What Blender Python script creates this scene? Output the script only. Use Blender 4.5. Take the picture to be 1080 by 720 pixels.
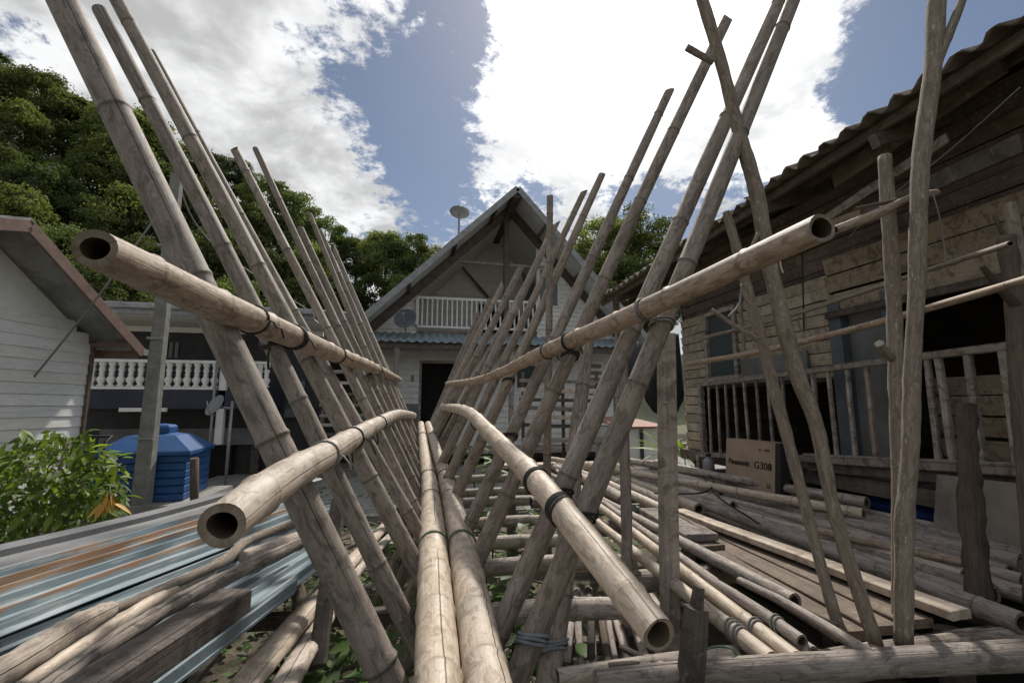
import bpy, math, random
import numpy as np
from mathutils import Vector, Matrix, noise as mnoise

for o in list(bpy.data.objects):
    bpy.data.objects.remove(o)
scene = bpy.context.scene
R = math.radians

# ------------------------------------------------------------------ camera
CZ = 1.75                                   # camera height above the soil
F_PX, YAW, PITCH = 480.0, R(11.4), R(8.0)   # 16 mm lens on a 36 mm frame, 1080 px wide
cam_data = bpy.data.cameras.new('camera')
cam_data.lens = 36.0 * F_PX / 1080.0
cam_data.sensor_width = 36.0
cam_data.clip_start = 0.05
cam_data.clip_end = 2000.0
cam = bpy.data.objects.new('camera', cam_data)
scene.collection.objects.link(cam)
cam.location = (0, 0, CZ)
cam.rotation_euler = (R(90) + PITCH, 0, -YAW)
scene.camera = cam

# ------------------------------------------------------------------ light
SUN_AZ, SUN_EL = R(24), R(50)               # azimuth clockwise from +Y
sun_dir = Vector((math.sin(SUN_AZ) * math.cos(SUN_EL), math.cos(SUN_AZ) * math.cos(SUN_EL), math.sin(SUN_EL)))
world = bpy.data.worlds.new('World')
scene.world = world
world.use_nodes = True
nt = world.node_tree
for n in list(nt.nodes):
    nt.nodes.remove(n)


def nd(tree, kind, **kw):
    n = tree.nodes.new(kind)
    for k, v in kw.items():
        if k == 'inp':
            for kk, vv in v.items():
                n.inputs[kk].default_value = vv
        else:
            setattr(n, k, v)
    return n


def math_node(tree, op, a, b=None, c=None, clamp=False):
    n = tree.nodes.new('ShaderNodeMath')
    n.operation = op
    n.use_clamp = clamp
    for i, v in enumerate((a, b, c)):
        if v is None:
            continue
        if isinstance(v, (int, float)):
            n.inputs[i].default_value = v
        else:
            tree.links.new(v, n.inputs[i])
    return n.outputs[0]


def vmath(tree, op, a, b=None):
    n = tree.nodes.new('ShaderNodeVectorMath')
    n.operation = op
    for i, v in enumerate((a, b)):
        if v is None:
            continue
        if isinstance(v, (tuple, list, Vector)):
            n.inputs[i].default_value = tuple(v)
        else:
            tree.links.new(v, n.inputs[i])
    return n


def mix_col(tree, fac, a, b, blend='MIX'):
    n = tree.nodes.new('ShaderNodeMix')
    n.data_type = 'RGBA'
    n.blend_type = blend
    for s, v in ((n.inputs[0], fac), (n.inputs[6], a), (n.inputs[7], b)):
        if isinstance(v, (int, float)):
            s.default_value = v
        elif isinstance(v, (tuple, list)):
            s.default_value = tuple(v) + ((1.0,) if len(v) == 3 else ())
        else:
            tree.links.new(v, s)
    return n.outputs[2]


def ramp(tree, fac, lo, hi):
    n = tree.nodes.new('ShaderNodeMapRange')
    n.interpolation_type = 'SMOOTHSTEP'
    tree.links.new(fac, n.inputs[0])
    n.inputs[1].default_value = lo
    n.inputs[2].default_value = hi
    return n.outputs[0]


def noise_node(tree, vec, scale, detail=4.0, rough=0.55, dist=0.0):
    n = tree.nodes.new('ShaderNodeTexNoise')
    n.inputs['Scale'].default_value = scale
    n.inputs['Detail'].default_value = detail
    n.inputs['Roughness'].default_value = rough
    n.inputs['Distortion'].default_value = dist
    if vec is not None:
        tree.links.new(vec, n.inputs['Vector'])
    return n.outputs[0]


_f = Vector((math.sin(YAW) * math.cos(PITCH), math.cos(YAW) * math.cos(PITCH), math.sin(PITCH)))
_r = Vector((math.cos(YAW), -math.sin(YAW), 0.0))
_u = _r.cross(_f)


def ray(px, py):
    """direction of a photograph pixel (1080x720), unit depth along the camera axis"""
    return _f + _r * ((px - 540) / F_PX) - _u * ((py - 360) / F_PX)


# sky: clear Nishita blue with a broken cumulus layer on a high flat sheet
world.cycles.sampling_method = 'MANUAL'
world.cycles.sample_map_resolution = 512
sky = nd(nt, 'ShaderNodeTexSky', sky_type='NISHITA')
sky.sun_disc = False
sky.sun_elevation = SUN_EL
sky.sun_rotation = SUN_AZ
sky.air_density = 1.0
sky.dust_density = 0.6
sky.ozone_density = 0.6
tc = nd(nt, 'ShaderNodeTexCoord')
dirv = vmath(nt, 'NORMALIZE', tc.outputs['Generated']).outputs[0]
sep = nd(nt, 'ShaderNodeSeparateXYZ')
nt.links.new(dirv, sep.inputs[0])
zz = math_node(nt, 'MAXIMUM', math_node(nt, 'ADD', sep.outputs[2], 0.22), 0.05)
comb = nd(nt, 'ShaderNodeCombineXYZ')
nt.links.new(math_node(nt, 'DIVIDE', sep.outputs[0], zz), comb.inputs[0])
nt.links.new(math_node(nt, 'DIVIDE', sep.outputs[1], zz), comb.inputs[1])
plane = comb.outputs[0]
big = noise_node(nt, plane, 1.3, 2.0, 0.5)
mid = noise_node(nt, plane, 4.5, 7.0, 0.66, 0.25)
fine = noise_node(nt, plane, 19.0, 5.0, 0.68, 0.2)
cov = math_node(nt, 'ADD', math_node(nt, 'MULTIPLY', big, 0.35),
                math_node(nt, 'ADD', math_node(nt, 'MULTIPLY', mid, 0.85), math_node(nt, 'MULTIPLY', math_node(nt, 'SUBTRACT', fine, .5), 0.6)))


def lobe(px, py, sharp):
    d = ray(px, py).normalized()
    dt = vmath(nt, 'DOT_PRODUCT', dirv, d).outputs['Value']
    # exp(-sharp*(1-dot))
    return math_node(nt, 'EXPONENT', math_node(nt, 'MULTIPLY', math_node(nt, 'SUBTRACT', dt, 1.0), sharp))


# openings in the cloud layer and its thick banks, as the photograph shows them
for px, py, sharp, amp in ((425, 95, 90, -.38), (455, 190, 120, -.34), (490, 20, 220, -.22), (380, 60, 300, -.05), (955, 80, 170, -.40), (1040, 30, 60, -.34),
                           (700, 235, 200, -.22), (820, 215, 260, -.16), (560, 205, 500, -.16), (640, 215, 400, -.14), (690, 160, 700, -.08),
                           (250, 110, 20, .22), (380, 190, 200, .10), (610, 90, 26, .28), (770, 120, 90, .16), (865, 165, 240, .36), (860, 30, 160, .16), (400, 40, 400, .10)):
    cov = math_node(nt, 'ADD', cov, math_node(nt, 'MULTIPLY', lobe(px, py, sharp), amp))
cloud = ramp(nt, cov, 0.490, 0.660)
sun_dot = vmath(nt, 'DOT_PRODUCT', dirv, sun_dir).outputs['Value']
glow = math_node(nt, 'EXPONENT', math_node(nt, 'MULTIPLY', math_node(nt, 'SUBTRACT', sun_dot, 1.0), 20.0))
shade_n = noise_node(nt, vmath(nt, 'ADD', plane, (3.1, 1.7, 0)).outputs[0], 3.2, 4.0, 0.6, 0.3)
thick = ramp(nt, math_node(nt, 'ADD', math_node(nt, 'MULTIPLY', shade_n, .7), math_node(nt, 'MULTIPLY', mid, .35)), 0.42, 0.62)
lum = math_node(nt, 'ADD', math_node(nt, 'MULTIPLY', glow, 7.0), math_node(nt, 'SUBTRACT', 4.1, math_node(nt, "MULTIPLY", thick, 1.9)))
ccol = nd(nt, 'ShaderNodeVectorMath', operation='SCALE')
ccol.inputs[0].default_value = (0.985, 0.99, 1.0)
nt.links.new(lum, ccol.inputs['Scale'])
skyb = nd(nt, 'ShaderNodeVectorMath', operation='SCALE')
nt.links.new(sky.outputs[0], skyb.inputs[0])
skyb.inputs['Scale'].default_value = 0.30
skyblue = skyb.outputs[0]
low = ramp(nt, sep.outputs[2], -0.02, 0.05)
skycol = mix_col(nt, math_node(nt, 'MULTIPLY', cloud, low), skyblue, ccol.outputs[0])
bg = nd(nt, 'ShaderNodeBackground')
bg.inputs['Strength'].default_value = 0.10
nt.links.new(skycol, bg.inputs['Color'])
wo = nd(nt, 'ShaderNodeOutputWorld')
nt.links.new(bg.outputs[0], wo.inputs['Surface'])

sun_data = bpy.data.lights.new('sun', 'SUN')
sun_data.energy = 1.9
sun_data.angle = R(3.0)
sun_data.color = (1.0, 0.94, 0.85)
sun_ob = bpy.data.objects.new('sun', sun_data)
scene.collection.objects.link(sun_ob)
sun_ob.location = (20, 40, 60)
sun_ob.rotation_euler = sun_dir.to_track_quat('Z', 'Y').to_euler()

scene.view_settings.view_transform = 'Standard'
scene.view_settings.look = 'None'
scene.view_settings.exposure = 1.25
scene.cycles.max_bounces = 6
scene.cycles.diffuse_bounces = 3
scene.cycles.glossy_bounces = 2
scene.cycles.transmission_bounces = 3
scene.view_settings.gamma = 1.0
scene.view_settings.use_curve_mapping = False

# ------------------------------------------------------------------ pixel -> place (camera-relative, shifted up by CZ when built)


def atY(px, py, Y):
    d = ray(px, py)
    return d * (Y / d.y)


def atX(px, py, X):
    d = ray(px, py)
    return d * (X / d.x)


def atZ(px, py, Z):
    d = ray(px, py)
    return d * (Z / d.z)


def atR(px, py, RR):            # plane parallel to the camera axis, RR metres to its right
    return ray(px, py) * (RR / ((px - 540) / F_PX))


def atD(px, py, D):             # D metres deep along the camera axis
    return ray(px, py) * D


def depth(p):
    return p.dot(_f)


def rad(p, w):                  # radius of a round pole that shows w pixels wide at p
    return w * depth(p) / (2 * F_PX)


rnd = random.Random(7)
GROUND = -CZ
COL = scene.collection
# ------------------------------------------------------------------ materials
MATS = {}


def new_mat(name):
    m = bpy.data.materials.new(name)
    m.use_nodes = True
    t = m.node_tree
    b = t.nodes['Principled BSDF']
    MATS[name] = m
    return m, t, b


def member_mat(name, ca, cb, cc, rough=.75, node_bore_col=None, crack=0.0, spots=None, spot_amt=.5, grain=1.0, bump=.5, var=.25, spec=.3, dirt=None, streak_amt=.8):
    """bamboo and timber: attribute gc = (across, across, metres along)"""
    if 'bamboo' in name or 'wood' in name or 'lichen' in name:      # weathered fibre is greyer than fresh cane
        q = .75 if name in ('bamboo_old', 'bamboo_floor') else .82

        def weather(c):
            l = .3 * c[0] + .55 * c[1] + .15 * c[2]
            return (l + (c[0] - l) * q) * 1.14, (l + (c[1] - l) * q) * 1.09, (l + (c[2] - l) * q) * 1.11
        ca, cb, cc = weather(ca), weather(cb), weather(cc)
        dirt = weather(dirt) if dirt else dirt
        spots = weather(spots) if spots else spots
    m, t, b = new_mat(name)
    at = nd(t, 'ShaderNodeAttribute', attribute_name='gc')
    oi = nd(t, 'ShaderNodeObjectInfo')
    off = nd(t, 'ShaderNodeCombineXYZ')
    t.links.new(math_node(t, 'MULTIPLY', oi.outputs['Random'], 91.0), off.inputs[0])
    t.links.new(math_node(t, 'MULTIPLY', oi.outputs['Random'], 37.0), off.inputs[2])
    base = vmath(t, 'ADD', at.outputs['Vector'], off.outputs[0]).outputs[0]
    mott = noise_node(t, vmath(t, 'MULTIPLY', base, (.9, .9, 7.0)).outputs[0], 1.0, 8.0, .7, .6)
    streak = noise_node(t, vmath(t, 'MULTIPLY', base, (9 * grain, 9 * grain, 2.4)).outputs[0], 1.0, 5.0, .7)
    finen = noise_node(t, vmath(t, 'MULTIPLY', base, (24 * grain, 24 * grain, 6)).outputs[0], 1.0, 3.0, .6)
    col = mix_col(t, ramp(t, mott, .32, .68), ca, cb)
    col = mix_col(t, math_node(t, 'MULTIPLY', ramp(t, streak, .45, .75), streak_amt), col, cc)
    col = mix_col(t, math_node(t, 'MULTIPLY', ramp(t, finen, .35, .7), .22 + .13 * streak_amt), col, tuple(c * .55 for c in cc))
    if spots:
        sp = noise_node(t, vmath(t, 'MULTIPLY', base, (1.6, 1.6, 20)).outputs[0], 1.8, 7.0, .72, .8)
        col = mix_col(t, math_node(t, 'MULTIPLY', ramp(t, sp, .55, .66), spot_amt), col, spots)
    if dirt:
        dn = noise_node(t, vmath(t, 'MULTIPLY', base, (1.1, 1.1, 10)).outputs[0], 1.2, 8.0, .74, 1.0)
        col = mix_col(t, math_node(t, 'MULTIPLY', ramp(t, dn, .475, .60), .82), col, dirt)
    h = math_node(t, 'ADD', math_node(t, 'MULTIPLY', streak, .6), math_node(t, 'MULTIPLY', finen, .4))
    if node_bore_col:
        na = nd(t, 'ShaderNodeAttribute', attribute_name='nd')
        col = mix_col(t, math_node(t, 'MULTIPLY', na.outputs['Fac'], .6, None, True), col, node_bore_col)
    if crack:
        s = nd(t, 'ShaderNodeSeparateXYZ')
        t.links.new(at.outputs['Vector'], s.inputs[0])
        wob = noise_node(t, vmath(t, 'MULTIPLY', base, (.0, .0, 1.5)).outputs[0], 1.0, 4.0, .6)
        ang = math_node(t, 'ARCTAN2', s.outputs[1], s.outputs[0])
        tgt = math_node(t, 'ADD', math_node(t, 'MULTIPLY', oi.outputs['Random'], 1.6), math_node(t, 'MULTIPLY', wob, .55))
        dd = math_node(t, 'ABSOLUTE', math_node(t, 'SUBTRACT', ang, tgt))
        line = math_node(t, 'SUBTRACT', 1.0, ramp(t, dd, .012, .05))
        gate = ramp(t, noise_node(t, vmath(t, 'MULTIPLY', base, (.0, .0, .9)).outputs[0], 1.0, 1.0), .40, .50)
        line = math_node(t, 'MULTIPLY', line, math_node(t, 'MULTIPLY', gate, crack))
        col = mix_col(t, line, col, (.02, .017, .013))
        h = math_node(t, 'SUBTRACT', h, line)
    hue = math_node(t, 'FRACT', math_node(t, 'MULTIPLY', oi.outputs['Random'], 7.31))
    col = mix_col(t, math_node(t, 'MULTIPLY', hue, .5), col, mix_col(t, 1.0, col, (1.04, 1.0, .88), 'MULTIPLY'))
    vv = math_node(t, 'ADD', 1 - var, math_node(t, 'MULTIPLY', oi.outputs['Random'], 2 * var))
    sc = nd(t, 'ShaderNodeVectorMath', operation='SCALE')
    t.links.new(col, sc.inputs[0])
    t.links.new(vv, sc.inputs['Scale'])
    t.links.new(sc.outputs[0], b.inputs['Base Color'])
    b.inputs['Roughness'].default_value = rough
    b.inputs['Specular IOR Level'].default_value = spec
    bp = nd(t, 'ShaderNodeBump')
    bp.inputs['Strength'].default_value = bump
    bp.inputs['Distance'].default_value = .006
    t.links.new(h, bp.inputs['Height'])
    t.links.new(bp.outputs[0], b.inputs['Normal'])
    return m


BS = .28
member_mat('bamboo_pale', (.42, .355, .265), (.54, .48, .385), (.31, .25, .18), .5, (.12, .09, .065), .9, (.58, .55, .49), .5, .6, .35, .10, .4, (.265, .21, .148), BS)
member_mat('bamboo_grey', (.215, .182, .142), (.325, .285, .232), (.14, .12, .095), .65, (.085, .073, .058), .8, (.42, .395, .34), .55, .7, .5, .16, .3, (.115, .098, .076), BS)
member_mat('bamboo_brown', (.31, .235, .158), (.43, .345, .245), (.19, .138, .09), .55, (.09, .068, .046), .5, (.56, .52, .44), .7, .7, .45, .12, .35, (.165, .118, .077), BS)
member_mat('bamboo_floor', (.33, .285, .235), (.45, .405, .345), (.20, .17, .138), .65, (.10, .085, .07), .9, (.50, .47, .42), .5, .7, .5, .24, .3, (.16, .135, .11), BS + .1)
member_mat('bamboo_old', (.28, .248, .222), (.39, .35, .315), (.165, .143, .127), .75, (.07, .06, .05), .8, (.45, .42, .38), .45, .8, .6, .22, .2, (.15, .13, .113), BS + .2)
member_mat('wood_grey', (.25, .222, .19), (.37, .335, .29), (.12, .104, .088), .85, None, .8, (.40, .38, .34), .45, 1.0, 1.0, .22, .2, (.115, .10, .084), .6)
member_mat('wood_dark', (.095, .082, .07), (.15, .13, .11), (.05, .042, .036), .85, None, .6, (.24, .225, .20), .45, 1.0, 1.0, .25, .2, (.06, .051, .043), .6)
member_mat('wood_brown', (.125, .098, .074), (.19, .153, .118), (.065, .05, .038), .8, None, 0, (.31, .275, .225), .5, .9, .7, .2, .2, (.10, .082, .064))
member_mat('wood_pale', (.41, .355, .28), (.52, .47, .39), (.27, .225, .17), .75, None, .8, (.22, .185, .145), .45, .9, .9, .18, .25, (.24, .20, .155), .5)
member_mat('branch_lichen', (.24, .205, .155), (.33, .29, .225), (.14, .117, .085), .85, None, 0, (.52, .51, .46), .85, .6, .8, .15, .2, (.16, .135, .10), .5)
member_mat('bark', (.12, .095, .078), (.18, .145, .12), (.055, .044, .036), .9, None, 0, (.22, .20, .17), .3, .8, 1.0, .2, .1)
member_mat('board_cream', (.37, .32, .25), (.47, .415, .335), (.25, .21, .16), .8, None, 0, (.17, .142, .11), .5, .5, .5, .16, .25, (.20, .17, .13), .35)
member_mat('board_white', (.71, .715, .71), (.77, .77, .76), (.62, .62, .615), .6, None, 0, (.46, .455, .43), .35, .3, .3, .05, .3, None, .3)
member_mat('board_brown', (.29, .232, .17), (.36, .295, .22), (.19, .15, .108), .8, None, 0, (.10, .08, .058), .4, .6, .5, .15, .2, (.12, .095, .068), .4)


def plain_mat(name, c, rough=.7, c2=None, scale=6.0, metal=0.0, bump=.15, lo=.35, hi=.65, coord='Object', spec=.4):
    m, t, b = new_mat(name)
    tcn = nd(t, 'ShaderNodeTexCoord')
    n1 = noise_node(t, tcn.outputs[coord], scale, 7.0, .65, .3)
    col = mix_col(t, ramp(t, n1, lo, hi), c, c2 if c2 else tuple(x * .7 for x in c))
    t.links.new(col, b.inputs['Base Color'])
    b.inputs['Roughness'].default_value = rough
    b.inputs['Metallic'].default_value = metal
    b.inputs['Specular IOR Level'].default_value = spec
    if bump:
        bp = nd(t, 'ShaderNodeBump')
        bp.inputs['Strength'].default_value = bump
        bp.inputs['Distance'].default_value = .02
        t.links.new(noise_node(t, tcn.outputs[coord], scale * 5, 5.0, .6), bp.inputs['Height'])
        t.links.new(bp.outputs[0], b.inputs['Normal'])
    return m


plain_mat('white_paint', (.76, .76, .74), .5, (.66, .66, .64), 5)
plain_mat('black_paint', (.022, .022, .026), .6, (.035, .034, .038), 3)
plain_mat('navy_paint', (.018, .024, .042), .6, (.03, .035, .055), 3)
plain_mat('concrete', (.27, .265, .25), .9, (.19, .185, .175), 7, bump=.4)
plain_mat('panel_grey', (.24, .215, .185), .85, (.15, .13, .11), 4, bump=.3)
plain_mat('plaster_grey', (.20, .205, .215), .85, (.15, .155, .16), 4)
plain_mat('soffit', (.78, .765, .72), .8, (.70, .685, .645), 3)
plain_mat('fascia_rust', (.22, .142, .115), .75, (.16, .11, .09), 6)
plain_mat('roof_grey', (.30, .30, .30), .5, (.16, .16, .165), 3, spec=.5)
plain_mat('roof_dark', (.13, .108, .087), .9, (.20, .17, .135), 6, bump=.6)
plain_mat('roof_blue', (.23, .295, .33), .5, (.18, .225, .25), 4)
plain_mat('metal_grey', (.30, .305, .31), .5, (.21, .215, .22), 5, .2)
plain_mat('dish_grey', (.24, .25, .265), .5, (.19, .195, .20), 8)
plain_mat('roof_sheet_grey', (.62, .615, .60), .55, (.50, .495, .48), 3)
plain_mat('flashing_grey', (.17, .172, .178), .5, (.125, .127, .13), 3, .1)
plain_mat('dish_dark', (.13, .145, .165), .5, (.10, .11, .125), 8)
plain_mat('cable', (.025, .024, .023), .7)
plain_mat('wire_grey', (.22, .215, .20), .6)
plain_mat('twine_green', (.10, .17, .11), .8)
plain_mat('cloth_tape', (.24, .26, .285), .8, (.16, .17, .19), 30)
plain_mat('tank_blue', (.02, .085, .25), .5, (.016, .065, .19), 4)
plain_mat('tarp_blue', (.02, .09, .32), .5, (.012, .05, .2), 9, bump=.5)
plain_mat('cloth_black', (.014, .014, .017), .9, (.02, .02, .024), 8)
plain_mat('cloth_grey', (.07, .075, .09), .9, (.05, .052, .065), 8)
plain_mat('cardboard', (.36, .275, .195), .85, (.30, .225, .155), 5, bump=.2)
plain_mat('ink', (.03, .025, .022), .8)
plain_mat('box_dark', (.028, .025, .024), .8)
plain_mat('door_blue', (.10, .125, .15), .7, (.075, .09, .105), 5)
plain_mat('door_grey', (.17, .175, .175), .75, (.12, .122, .12), 4)
plain_mat('void', (.012, .011, .010), .95)  # near-black that stands in for unlit openings and underfloor space
plain_mat('red_roof', (.33, .16, .12), .7, (.25, .12, .09), 5)
plain_mat('leaf_yellow', (.46, .26, .035), .6, (.33, .16, .025), 12, coord='Object')
mg, tg, bgl = new_mat('glass')
bgl.inputs['Base Color'].default_value = (.055, .075, .08, 1)
bgl.inputs['Roughness'].default_value = .18
bgl.inputs['Specular IOR Level'].default_value = .6

# soil and debris
m, t, b = new_mat('soil')
tcn = nd(t, 'ShaderNodeTexCoord')
n1 = noise_node(t, tcn.outputs['Object'], 1.1, 8, .65, .4)
n2 = noise_node(t, tcn.outputs['Object'], 9, 8, .7, .5)
c = mix_col(t, ramp(t, n1, .4, .62), (.13, .105, .075), (.085, .10, .045))
c = mix_col(t, ramp(t, n2, .5, .7), c, (.21, .175, .13))
t.links.new(c, b.inputs['Base Color'])
b.inputs['Roughness'].default_value = .95
bp = nd(t, 'ShaderNodeBump')
bp.inputs['Strength'].default_value = .9
bp.inputs['Distance'].default_value = .08
t.links.new(n2, bp.inputs['Height'])
t.links.new(bp.outputs[0], b.inputs['Normal'])
plain_mat('forest_floor', (.020, .028, .010), .95, (.035, .05, .016), .5, bump=.6)


def leaf_mat(name, ca, cb, trans=.35, rough=.5):
    m, t, b = new_mat(name)
    g = nd(t, 'ShaderNodeNewGeometry')
    oi = nd(t, 'ShaderNodeObjectInfo')
    col = mix_col(t, g.outputs['Random Per Island'], ca, cb)
    vv = math_node(t, 'ADD', .55, math_node(t, 'MULTIPLY', oi.outputs['Random'], .95))
    sc = nd(t, 'ShaderNodeVectorMath', operation='SCALE')
    t.links.new(col, sc.inputs[0])
    t.links.new(vv, sc.inputs['Scale'])
    t.links.new(sc.outputs[0], b.inputs['Base Color'])
    b.inputs['Roughness'].default_value = rough
    b.inputs['Specular IOR Level'].default_value = .35
    tr = nd(t, 'ShaderNodeBsdfTranslucent')
    tint = mix_col(t, 1.0, sc.outputs[0], (1.25, 1.25, .5), 'MULTIPLY')
    t.links.new(tint, tr.inputs['Color'])
    ms = nd(t, 'ShaderNodeMixShader')
    ms.inputs[0].default_value = trans
    t.links.new(b.outputs[0], ms.inputs[1])
    t.links.new(tr.outputs[0], ms.inputs[2])
    t.links.new(ms.outputs[0], t.nodes['Material Output'].inputs['Surface'])
    return m


leaf_mat('leaf_forest', (.085, .118, .042), (.18, .205, .08), .48, .65)
leaf_mat('leaf_forest_dark', (.065, .097, .038), (.13, .16, .062), .45, .65)
leaf_mat('leaf_shrub', (.10, .155, .036), (.18, .25, .058), .5)
leaf_mat('leaf_plant', (.055, .105, .030), (.10, .17, .05), .4)

# profiled metal sheets: paint, scratches and rust along the ribs
m, t, b = new_mat('sheet_blue')
at = nd(t, 'ShaderNodeAttribute', attribute_name='gc')
gv = at.outputs['Vector']
s1 = noise_node(t, vmath(t, 'MULTIPLY', gv, (26, 1, .9)).outputs[0], 1.0, 6, .7)
s2 = noise_node(t, vmath(t, 'MULTIPLY', gv, (7, 1, 2.6)).outputs[0], 1.0, 8, .72, .4)
s3 = noise_node(t, vmath(t, 'MULTIPLY', gv, (60, 1, 2.0)).outputs[0], 1.0, 5, .7)
c = mix_col(t, ramp(t, s1, .35, .65), (.165, .222, .255), (.235, .29, .315))
c = mix_col(t, math_node(t, 'MULTIPLY', ramp(t, s3, .50, .62), .75), c, (.44, .455, .45))
rs = nd(t, 'ShaderNodeAttribute', attribute_name='nd')
rust = ramp(t, math_node(t, 'ADD', math_node(t, 'MULTIPLY', rs.outputs['Fac'], .30), math_node(t, 'MULTIPLY', s2, .66)), .46, .56)
rustc = mix_col(t, ramp(t, s3, .4, .6), (.30, .135, .05), (.36, .22, .12))
c = mix_col(t, math_node(t, 'MULTIPLY', rust, .85), c, rustc)
t.links.new(c, b.inputs['Base Color'])
b.inputs['Roughness'].default_value = .45
b.inputs['Specular IOR Level'].default_value = .5
bp = nd(t, 'ShaderNodeBump')
bp.inputs['Strength'].default_value = .15
bp.inputs['Distance'].default_value = .01
t.links.new(s2, bp.inputs['Height'])
t.links.new(bp.outputs[0], b.inputs['Normal'])
# ------------------------------------------------------------------ mesh helpers
WPOS = {}


class MB:
    def __init__(s):
        s.v, s.f, s.gc, s.nd = [], [], [], []

    def add(s, verts, faces, gc=None, ndv=None):
        o = len(s.v)
        s.v += [tuple(p) for p in verts]
        s.f += [tuple(i + o for i in f) for f in faces]
        s.gc += [tuple(p) for p in (gc if gc is not None else verts)]
        s.nd += list(ndv) if ndv is not None else [0.0] * len(verts)
        return s

    def beam(s, p0, p1, w, h, up=(0, 0, 1), ch=.12, seg=1, jit=0.0, w1=None, h1=None, roll=0.0):
        """chamfered bar from p0 to p1, w across, h along up"""
        p0, p1 = Vector(p0), Vector(p1)
        t = p1 - p0
        L = t.length
        t.normalize()
        up = Vector(up)
        sx = t.cross(up)
        if sx.length < 1e-4:
            sx = t.cross(Vector((1, 0, 0)))
        sx.normalize()
        uy = sx.cross(t)
        if roll:
            q = Matrix.Rotation(roll, 3, t)
            sx, uy = q @ sx, q @ uy
        vs, gc, fs = [], [], []
        for k in range(seg + 1):
            a = k / seg
            ww = w + ((w1 if w1 else w) - w) * a
            hh = h + ((h1 if h1 else h) - h) * a
            c = min(ww, hh) * ch
            X, Y = ww / 2, hh / 2
            prof = ((X - c, -Y), (X, -Y + c), (X, Y - c), (X - c, Y), (-X + c, Y), (-X, Y - c), (-X, -Y + c), (-X + c, -Y))
            jx, jy = rnd.uniform(-jit, jit), rnd.uniform(-jit, jit)
            for x, y in prof:
                vs.append(p0 + t * (L * a) + sx * (x + jx) + uy * (y + jy))
                gc.append((x * 6, y * 6, L * a))
        for k in range(seg):
            for i in range(8):
                j = (i + 1) % 8
                fs.append((k * 8 + i, k * 8 + j, k * 8 + 8 + j, k * 8 + 8 + i))
        fs.append(tuple(reversed(range(8))))
        fs.append(tuple(seg * 8 + i for i in range(8)))
        return s.add(vs, fs, gc)

    def box(s, lo, hi):
        x0, y0, z0 = lo
        x1, y1, z1 = hi
        v = [(x0, y0, z0), (x1, y0, z0), (x1, y1, z0), (x0, y1, z0), (x0, y0, z1), (x1, y0, z1), (x1, y1, z1), (x0, y1, z1)]
        return s.add(v, [(0, 3, 2, 1), (4, 5, 6, 7), (0, 1, 5, 4), (1, 2, 6, 5), (2, 3, 7, 6), (3, 0, 4, 7)])

    def slab(s, pts, n):
        """flat polygon given a thickness vector n"""
        n = Vector(n)
        k = len(pts)
        a = [Vector(p) for p in pts]
        fs = [tuple(range(k)), tuple(reversed(range(k, 2 * k)))]
        fs += [(i, k + i, k + (i + 1) % k, (i + 1) % k) for i in range(k)]
        return s.add(a + [p + n for p in a], fs)

    def tube(s, pts, radii, sides=8, cap=True, rough=0.0, nds=None, flat=1.0):
        pts = [Vector(p) for p in pts]
        n = len(pts)
        if not hasattr(radii, '__len__'):
            radii = [radii] * n
        vs, gc, fs, ndv = [], [], [], []
        t = (pts[1] - pts[0]).normalized()
        ref = Vector((0, 0, 1)) if abs(t.z) < .9 else Vector((1, 0, 0))
        sx = t.cross(ref).normalized()
        L = 0
        for k in range(n):
            tk = (pts[min(k + 1, n - 1)] - pts[max(k - 1, 0)]).normalized()
            sx = (sx - tk * sx.dot(tk)).normalized()
            uy = sx.cross(tk)
            if k:
                L += (pts[k] - pts[k - 1]).length
            for i in range(sides):
                a = 2 * math.pi * i / sides
                r = radii[k] * (1 + (rnd.uniform(-rough, rough) if rough else 0))
                ca, sa = math.cos(a), math.sin(a)
                vs.append(pts[k] + sx * (r * ca) + uy * (r * sa * flat))
                gc.append((ca, sa, L))
                ndv.append(nds[k] if nds else 0)
        for k in range(n - 1):
            for i in range(sides):
                j = (i + 1) % sides
                fs.append((k * sides + i, k * sides + j, (k + 1) * sides + j, (k + 1) * sides + i))
        if cap:
            fs.append(tuple(reversed(range(sides))))
            fs.append(tuple((n - 1) * sides + i for i in range(sides)))
        return s.add(vs, fs, gc, ndv)

    def bamboo(s, pts, radii, node=.33, sides=14, hollow=(True, True), phase=None, swell=.07, wall=.36, cut=0.0):
        """culm: swollen node rings, slightly waisted internodes, hollow cut ends"""
        P = [Vector(p) for p in pts]
        cr = catmull(P, radii, 14)
        cum = [0]
        for k in range(1, len(cr)):
            cum.append(cum[-1] + (cr[k][0] - cr[k - 1][0]).length)
        L = cum[-1]

        def ev(d):
            d = min(max(d, 0), L)
            for k in range(1, len(cum)):
                if cum[k] >= d:
                    a = (d - cum[k - 1]) / max(cum[k] - cum[k - 1], 1e-9)
                    return cr[k - 1][0].lerp(cr[k][0], a), cr[k - 1][1] * (1 - a) + cr[k][1] * a
            return cr[-1]
        st = []
        d = phase if phase is not None else rnd.uniform(.08, node)
        nodes = []
        while d < L - .03:
            nodes.append(d)
            d += node * rnd.uniform(.8, 1.2)
        marks = {0.0: (1, 0), L: (1, 0)}
        for q in nodes:
            r0 = ev(q)[1]
            for dd, m_, nv in ((-.35, .985, 0), (-.14, 1 + swell * .75, .15), (0, 1 + swell, .6), (.06, 1 + swell * .4, 1), (.3, .985, .2), (.6, .99, 0)):
                x = q + dd * r0
                if .002 < x < L - .002:
                    marks[x] = (m_, nv)
        ks = sorted(marks)
        extra = []
        for a, b_ in zip(ks, ks[1:]):
            if b_ - a > .12:
                extra.append((a + b_) / 2)
        for x in extra:
            marks[x] = (1.0, 0)
        ks = sorted(marks)
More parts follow.
